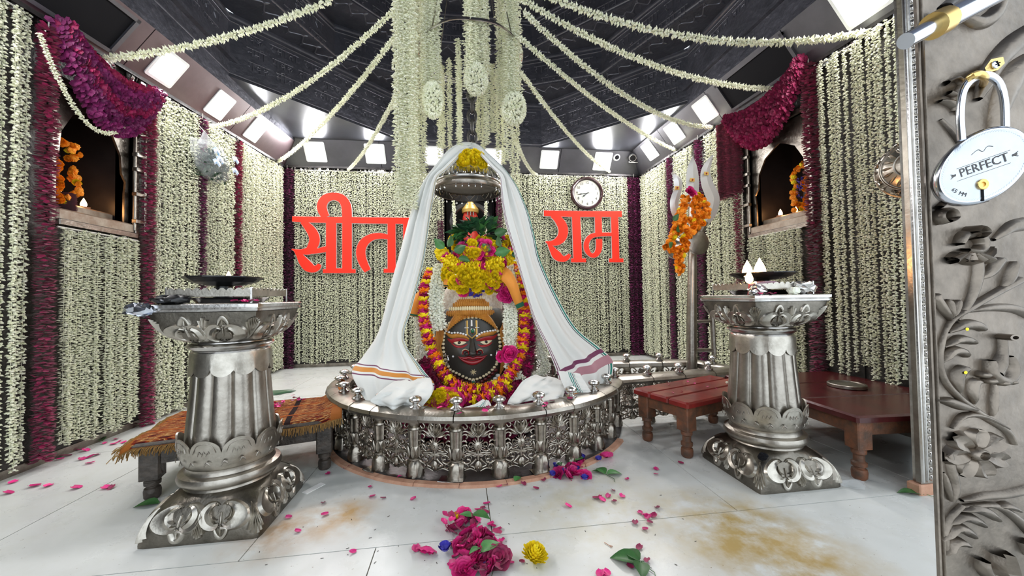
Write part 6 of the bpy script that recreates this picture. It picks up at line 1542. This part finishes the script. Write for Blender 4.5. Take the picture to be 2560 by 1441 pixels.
# padlock
YK = YD-.032
def KP(x, y, dy=0): return onY(x, y, YK+dy)
kc = KP(2452, 417); pk = empty('padlock', kc, 'big round steel padlock with engraved face hanging on the silver door', 'padlock')
kr = abs(KP(2550, 417).x-kc.x)*.93
tilt = math.radians(14)
g = M()
def disc_y(prof, n=64):
    g = M(); g.lathe(prof, n); g.v = [(x*math.cos(tilt)-y*.86*math.sin(-tilt)*0-0*y, -z, y*.77+x*math.sin(tilt)) for x, y, z in g.v]; return g
disc_y([(kr*.94,-.017),(kr*1.0,-.014),(kr*1.04,-.004),(kr*1.05,.0),(kr*.99,.004),(kr*.96,.005)]).build('case', 'chrome', pk, angle=50)
disc_y([(kr*.965,.0045),(kr*.94,.0052),(.001,.0052)]).build('face_plate', 'lock_face', pk, angle=50); fp = bpy.data.objects['face_plate']
g = M()
for k in range(90):
    a = 2*PI*k/90; u, v = kr*.915*math.cos(a), kr*.915*math.sin(a); u2, v2 = kr*.885*math.cos(a+.05), kr*.885*math.sin(a+.05)
    g.stroke(lambda u, v, h: (u*math.cos(tilt), -.0052-h, v*.77+u*math.sin(tilt)), [(u,v),(u2,v2)], .0006, .0004, smooth=False)
g.build('rope_border', 'chrome', fp)
LM = lambda u, v, a=0: Matrix.Translation((u*math.cos(tilt), -.0058, v*.77+u*math.sin(tilt))) @ Matrix.Rotation(-tilt, 4, 'Y') @ Matrix.Rotation(PI/2, 4, 'X') @ Matrix.Rotation(a, 4, 'Z')
text_mesh('engraved_word', 'PERFECT', kr*.27, 'steel_dark', fp, LM(0, 0), .0002)
for k, ch in enumerate('65 MM'):
    a = PI*1.17+k*.11; text_mesh('engraved_letter', ch, kr*.13, 'steel_dark', fp, LM(kr*.78*math.cos(a), kr*.78*math.sin(a), a+PI/2), .0002) if ch != ' ' else None
g = M(); Sk = lambda u, v, h: (u*math.cos(tilt), -.0052-h, v*.77+u*math.sin(tilt))
for v in (.17,-.19): g.stroke(Sk, [(-kr*.58,kr*v),(kr*.56,kr*v)], .0006, .0004, smooth=False)
for s in (-1,1): g.stroke(Sk, [(s*kr*.72,kr*.06),(s*kr*.60,0),(s*kr*.72,-kr*.07)], .0010, .0004, smooth=False); g.stroke(Sk, [(s*kr*.70,0),(s*kr*.60,0)], .003, .0004, smooth=False)
g.stroke(Sk, [(-kr*.25,kr*.42),(-kr*.1,kr*.5),(0,kr*.40),(kr*.1,kr*.5),(kr*.22,kr*.44)], .0008, .0004)
g.build('engraved_lines', 'steel_dark', fp)
g = M(); g.lathe([(kr*.10,.0),(kr*.12,.003),(kr*.11,.004),(kr*.055,.0035),(kr*.05,.001)], 24); g.v = [(x-kr*.05, -.005-z, y-kr*.42) for x, y, z in g.v]; g.build('keyhole_ring', 'brass', fp)
g = M(); g.box(-kr*.05-.0011, -kr*.05+.0011, -.0065, -.0045, -kr*.78, -kr*.47); g.ball((-kr*.05, -.005, -kr*.42), kr*.05, 12, 8, (1,.4,1)); g.build('keyhole', 'black', fp, smooth=False)
sh = [(2388,350),(2384,290),(2392,235),(2415,205),(2450,190),(2490,192),(2520,215),(2534,260),(2536,330)]
g = M(); QK = Matrix.Rotation(math.radians(34), 4, 'Z'); g.tube(curve3([QK @ (KP(x, y, -.0)-kc) for x, y in sh], 6), .0042, 14); g.build('shackle', 'chrome', pk)
pk.rotation_euler = (0, 0, -math.radians(34)); pk.scale = (.74, .74, 1)
st_ = empty('hasp', KP(2440, 195, .01), 'brass staple and screw plate holding the padlock on the door', 'hasp'); b0 = st_.location.copy()
g = M(); g.tube(curve3([KP(2418,215,.03)-b0, KP(2425,195,.0)-b0, KP(2445,185,-.004)-b0, KP(2462,195,.0)-b0, KP(2458,212,.03)-b0], 5), .0034, 10); g.build('staple', 'brass', st_)
g = M(); n = 14; P = [(2462,170),(2478,148),(2508,142),(2512,158),(2495,175),(2468,182)]; g.loft([[KP(x, y, dy)-b0 for x, y in P] for dy in (.028,.010)], cap=True); sp_ = g.build('screw_plate', 'brass', st_, smooth=False)
g = M(); c_ = KP(2488,162,.009)-b0; g.ball(c_, .0042, 14, 8, (1,.5,1)); g.build('screw', 'chrome', sp_); g = M()
for a in (.5, .5+PI/2): d = Vector((math.cos(a), 0, math.sin(a)))*.003; g.tube([c_-d+Vector((0,-.0022,0)), c_+d+Vector((0,-.0022,0))], .0006, 4)
g.build('screw_slot', 'black', sp_)
# sliding bolt
b0 = KP(2345, 60, 0); bo = empty('door_bolt', b0, 'shiny sliding door bolt with brass collar above the padlock', 'bolt')
g = M(); g.tube([KP(2264,103,0)-b0, KP(2345,58,0)-b0], .0075, 20); g.build('bolt_tip', 'chrome', bo); g = M(); g.tube([KP(2332,66,0)-b0, KP(2362,50,0)-b0], .0125, 20); g.build('collar', 'brass', bo)
g = M(); g.tube([KP(2362,50,0)-b0, KP(2600,-75,0)-b0], .0105, 20); g.build('bolt_bar', 'chrome', bo)
g = M(); g.tube([KP(2360,60,.02)-b0, KP(2362,20,.0)-b0, KP(2380,5,.02)-b0], .006, 10); g.build('bracket', 'steel_dark', bo)
# jamb and far leaf with the silver boss
JX, JY = onY(2283, 720, 1.58).x, 1.58
jb = empty('door_jamb', (JX, JY, 0), 'narrow silver door jamb with beaded edge left of the near door leaf', 'door frame')
g = M(); g.box(0, .30, 0, .022, .05, 3.4); g.build('jamb_sheet', 'silver', jb, smooth=False)
g = M(); S = lambda u, v, h: (u, -h, v)
for u, w_ in ((.012,.014),(.036,.010),(.085,.012)): g.stroke(S, [(u,.06),(u,3.4)], w_, .008, smooth=False)
g.build('edge_moulding', 'silver_bright', jb)
g = M()
for k in range(88): g.ball((.060, -.002, .08+.038*k), .017, 8, 5, (.75,.7,1))
tag(g.build('beading', 'silver_bright', jb), kind='stuff')
g = M(); g.cbox(-.02, .3, -.01, .05, 0, .05, .005); g.build('threshold_block', 'terracotta', jb, smooth=False)
fl_ = empty('far_door_leaf', (JX+.02, JY+.03, 0), 'far silver door leaf folded back behind the jamb', 'door')
g = M(); a = Vector((.62,.42,0)); t = Vector((-.42,.62,0)).normalized()*.03; g.loft([[(0,0,z), a, a+t, t] if False else [Vector((0,0,z)), a+Vector((0,0,z)), a+t*.5+Vector((0,0,z)), t*.5+Vector((0,0,z))] for z in (.02, 3.3)], cap=True); g.build('leaf_sheet', 'silver_old', fl_, smooth=False)
bc_ = onY(2288, 423, JY+.10); bs = empty('silver_boss', bc_, 'embossed silver dome boss sticking out left of the jamb', 'boss')
nb = Vector((-.86,-.5,.05)).normalized(); R3 = nb.to_track_quat('Z','Y').to_matrix().to_4x4(); Rk = .155
g = M(); g.lathe([(Rk*math.cos(t), Rk*.85*math.sin(t)) for t in [PI/2*i/14 for i in range(15)]], 48); g.v = [(x, y, z) for x, y, z in g.v]; o = g.build('dome', 'silver', bs); 
# local frame: dome axis towards the room
q4 = Matrix.Identity(4)
def Sb2(u, v, h): t = v; rr = Rk*math.cos(t)+h; return (rr*math.cos(u), rr*math.sin(u), Rk*.85*math.sin(t)+h)
g = M()
for v in (.10,.18,.62,.70,1.15): g.stroke(Sb2, [(2*PI*k/40, v) for k in range(41)], .05, .005, smooth=False)
for k in range(9):
    u = 2*PI*k/9
    for q in range(5):
        a = 2*PI*q/5+.3; g.stroke(Sb2, [(u+.03*math.cos(a), .40+.03*math.sin(a)), (u+.15*math.cos(a), .40+.14*math.sin(a))], [.06,.12], .008, smooth=False)
    g.stroke(Sb2, [(u+.25,.25),(u+.34,.34),(u+.28,.44),(u+.36,.55)], .04, .006)
    for z_ in (0, .35): g.leafS(Sb2, u+z_, .76, PI/2, .32, .16, .006)
g.build('embossed_pattern', 'relief', bs)
for ch in bs.children: ch.matrix_local = Matrix.Rotation(0, 4, 'X') @ (Vector((-.25,-.35,-.9)).normalized()).to_track_quat('Z','Y').to_matrix().to_4x4() if False else R3

# ================================================================ SCATTERED FLOWERS ON THE FLOOR
random.seed(77)
def fpx(x, y, z=.004): p = onZ(x, y, 0); return Vector((p.x, p.y, z))
for x, y in ((930,1244),(958,1248),(1033,1250),(925,1220),(744,1331),(882,1383),(808,1260),(812,1289),(721,1296),(1085,1188),(1058,1172),(1340,1224)):
    petal(fpx(x, y), rnd(.024,.036), 'loose magenta petal on the marble left of or just before the railing front', 'petals before the railing')
for x, y in ((1196,1278),(1208,1273),(1213,1283),(1217,1262),(1228,1313),(1232,1318),(1248,1326),(1254,1355),(1236,1370),(1245,1365),(1130,1365),(1040,1375),(1140,1394),(1135,1420),(1130,1412),(1247,1218),(1262,1215),(1309,1212),(1360,1203)):
    petal(fpx(x, y), rnd(.026,.038), 'pink petal lying singly around the flower trail in the foreground', 'petals around the flower trail')
for x, y in ((1490,1248),(1500,1245),(1505,1252),(1520,1243),(1533,1229),(1536,1256),(1555,1243),(1420,1268),(1644,1272),(1600,1284),(1612,1290),(1620,1295),(1634,1292),(1588,1310),(1624,1309),(1613,1326),(1598,1372),(1618,1405),(1575,1420),(1500,1438),(1516,1436),(1510,1441),(1640,1188),(1640,1175),(1702,1160),(1568,1200),(1305,1408)):
    petal(fpx(x, y), rnd(.022,.036), 'small magenta petal scattered on the marble between railing and right pillar', 'petals on the right half of the floor')
for x, y in ((130,1130),(165,1142),(190,1118),(205,1150),(225,1160),(240,1140),(215,1128),(262,1110),(250,1098),(265,1222),(120,1217),(85,1218),(33,1208),(285,1112),(300,1105),(190,1222),(225,1145),(175,1130),(205,1125),(290,1100),(150,1150),(310,1108),(20,1235),(278,1222)):
    petal(fpx(x, y), rnd(.03,.05), 'magenta petal strewn on the marble along the left wall', 'petals along the left wall')
for x, y in ((865,1170),(820,1185),(1000,1195),(1148,1035),(1220,1020),(1360,1017),(1365,1010),(1380,1003),(1425,997),(1100,1020),(1212,1028)):
    z = .385 if y < 1100 else .006; p = onZ(x, y, z); petal((p.x, p.y, z), .034, 'pink petal resting on the silver rail or its plinth', 'petals on the railing')
def fl1(kind, x, y, s, label, cat='flower', rot_=None, z=None, name=None):
    src = random.choice(ROSE['rose_pink'] if kind == 'rose' else MUM['yellow'] if kind == 'yellow' else ROSE['rose']); nm = {'rose': 'rose_flower', 'yellow': 'yellow_flower', 'dark': 'rose_flower'}[kind]
    return tag(inst(src, None, fpx(x, y, z or s*.35), rot_ or (rnd(-.9,.9), rnd(-.9,.9), rnd(0,6)), s, name=name or nm), label, cat)
fl1('yellow', 1335, 1405, .052, 'single yellow flower head on the foreground marble')
fl1('rose', 1070, 1378, .040, 'single magenta rose left of the flower trail', rot_=(2.6, .3, 0))
fl1('rose', 1517, 1148, .040, 'single magenta rose beside the kerb at the right, apart from the cluster')
tr = [(1158,1300,.038),(1172,1303,.034),(1138,1308,.026),(1150,1325,.036),(1135,1330,.032),(1180,1335,.036),(1165,1345,.036),(1195,1340,.030),(1205,1352,.036),(1160,1365,.040),(1185,1362,.038),(1215,1348,.030),(1175,1385,.040),(1150,1375,.032),(1205,1385,.040),(1225,1375,.034),(1190,1405,.040),(1165,1400,.034),(1245,1412,.050),(1215,1410,.040),(1180,1430,.044),(1200,1435,.046),(1160,1438,.040),(1225,1436,.040)]
for x, y, s in tr:
    zz = 'far end' if y < 1340 else 'middle' if y < 1392 else 'near end'
    o = fl1('rose' if rnd(0,1) < .75 else 'dark', x, y, s, 'crushed magenta rose at the '+zz+' of the dense foreground flower trail'); o['group'] = 'roses of the flower trail'
    for k in range(3): petal(fpx(x+rnd(-28,28), y+rnd(-10,12), rnd(.006,.035)), rnd(.03,.045), 'loose petal mixed in at the '+zz+' of the dense foreground flower trail', 'petals of the flower trail', .9)
cl_ = [(1395,1192,.038),(1418,1196,.036),(1450,1190,.036),(1440,1172,.036),(1432,1186,.034),(1465,1195,.030),(1420,1175,.034),(1452,1165,.032),(1400,1180,.03),(1438,1155,.03)]
for x, y, s in cl_:
    o = fl1('rose', x, y, s, 'magenta rose in the cluster lying against the kerb right of centre'); o['group'] = 'roses at the kerb'
def blue(x, y, s, label, group=None):
    g = M()
    for k in range(14):
        a = 2.4*k; g.petal((0,0,.1), (math.cos(a), math.sin(a), rnd(.2,1)), (0,0,1), .9, .7, .3)
    o = g.build('blue_flower', 'blue_petal', None, smooth=False); o.location = fpx(x, y, s*.2); o.scale = (s,)*3; tag(o, label, 'flower', group)
blue(1112, 1383, .036, 'blue flower beside the single rose left of the trail'); blue(1497, 1155, .03, 'blue flower beside the single rose by the kerb')
for x, y in ((1381,1194),(1410,1187),(1442,1181),(1462,1203),(1455,1150),(1390,1172),(1218,1432),(1447,1145)): blue(x, y, .03, 'small blue flower among the magenta roses', 'blue flowers among the roses')
for x, y in ((1398,1172),(1428,1160),(1408,1178)):
    o = tag(inst(mum_mesh(.026, 'buds_white', 24, 1, 'white_flower'), None, fpx(x, y, .015), (rnd(-1,1), rnd(-1,1), 0), 1, name='white_flower'), 'small white flower in the rose cluster at the kerb', 'flower', 'white flowers in the cluster')
r_ = fl1('yellow', 1138, 1302, .026, 'small withered yellow flower at the top of the trail')
def leaves(x, y, items, label, z=.008):
    r = empty('leaf_sprig', fpx(x, y, 0), label, 'leaf'); b0 = r.location.copy()
    for lx, ly, a, s in items:
        inst(LEAF[3], r, fpx(lx, ly, z)-b0, (rnd(-.15,.15), -.05, a), s, name='leaf')
    if len(items) > 1: g = M(); g.tube([(0,0,.006),(.03,-.06,.004),(.02,-.09,.003)], .0012, 5); g.build('stem', 'leaf', r)
leaves(1512, 1188, [(1512,1188,1.75,.085),(1508,1186,2.5,.065),(1518,1189,-.05,.085)], 'three leaf green sprig lying right of the rose cluster')
leaves(1597, 1408, [(1597,1408,2.75,.105),(1598,1406,1.9,.075),(1600,1410,-1.9,.085)], 'three leaf green sprig in the right foreground')
leaves(1295, 1204, [(1288,1212,.9,.06)], 'single small leaf on the terracotta kerb', .02)
leaves(1185, 1310, [(1182,1312,-.5,.085),(1178,1318,2.6,.06)], 'green leaf on top of the flower trail', .045)
leaves(1210, 1405, [(1205,1410,.6,.09),(1200,1400,-2.6,.05)], 'dark wet leaf in the middle of the flower trail', .045)
leaves(375, 1266, [(395,1262,3.3,.10)], 'single green leaf under the dark bench, left of the pillar')
leaves(245, 1105, [(255,1105,2.6,.10)], 'yellow green leaf at the foot of the left curtains')
leaves(2290, 1232, [(2300,1240,2.7,.09),(2280,1228,-.4,.08)], 'dark leaf on the floor at the foot of the jamb')
leaves(1445, 1160, [(1440,1163,.6,.07),(1410,1175,3.0,.05)], 'green leaf inside the rose cluster at the kerb', .03)
# paper, plastic, debris
p = fpx(785, 1222, 0); g = M(); g.add([(-.055,-.018,.002),(.055,-.018,.002),(.055,.018,.004),(-.055,.018,.003),(-.055,-.018,.0),(.055,-.018,.0),(.055,.018,.0),(-.055,.018,.0)], [(0,1,2,3),(7,6,5,4),(0,4,5,1),(1,5,6,2),(2,6,7,3),(3,7,4,0)])
o = g.build('paper_slip', 'white', None, smooth=False); o.location = p; o.rotation_euler = (0,0,1.0); tag(o, 'small white paper slip on the marble behind the left pillar base', 'paper')
g = M(); g.lathe([(.02,0),(.045,.006),(.05,.018),(.03,.03),(.01,.032)], 14, fn=lambda a, z: 1+.2*math.sin(3*a)+.1*math.sin(8*a+60*z)); g.v = [(x*1.3, y*.8, z) for x, y, z in g.v]
o = g.build('plastic_wrap', 'bag', None); o.location = fpx(2133, 1218, .001); tag(o, 'crumpled clear plastic scrap at the right corner of the right pillar base', 'plastic')
g = M()
for k in range(46):
    x, y = (rnd(640, 1750), rnd(1215, 1441)); p = fpx(x, y, .001); a = rnd(0, 6); L = rnd(.003,.012); d = Vector((math.cos(a), math.sin(a), 0)); n_ = Vector((-d.y, d.x, 0))*.0012
    g.loft([[p-d*L/2-n_, p-d*L/2+n_, p-d*L/2+Vector((0,0,.0015))], [p+d*L/2-n_, p+d*L/2+n_, p+d*L/2+Vector((0,0,.0015))]], cap=True)
tag(g.build('debris', 'wood_dark', None, smooth=False), 'tiny dark plant bits sprinkled over the foreground marble', 'debris', kind='stuff')
g = M(); g.tube(curve3([(-.012,.02,.003),(0,0,.003),(.012,-.008,.003)]), .0015, 5); g.tube([(0,0,.003),(.004,-.014,.003)], .0013, 5); o = g.build('twig', 'terracotta', None); o.location = fpx(1523, 1366, 0); tag(o, 'tiny brown forked twig in the right foreground', 'twig')
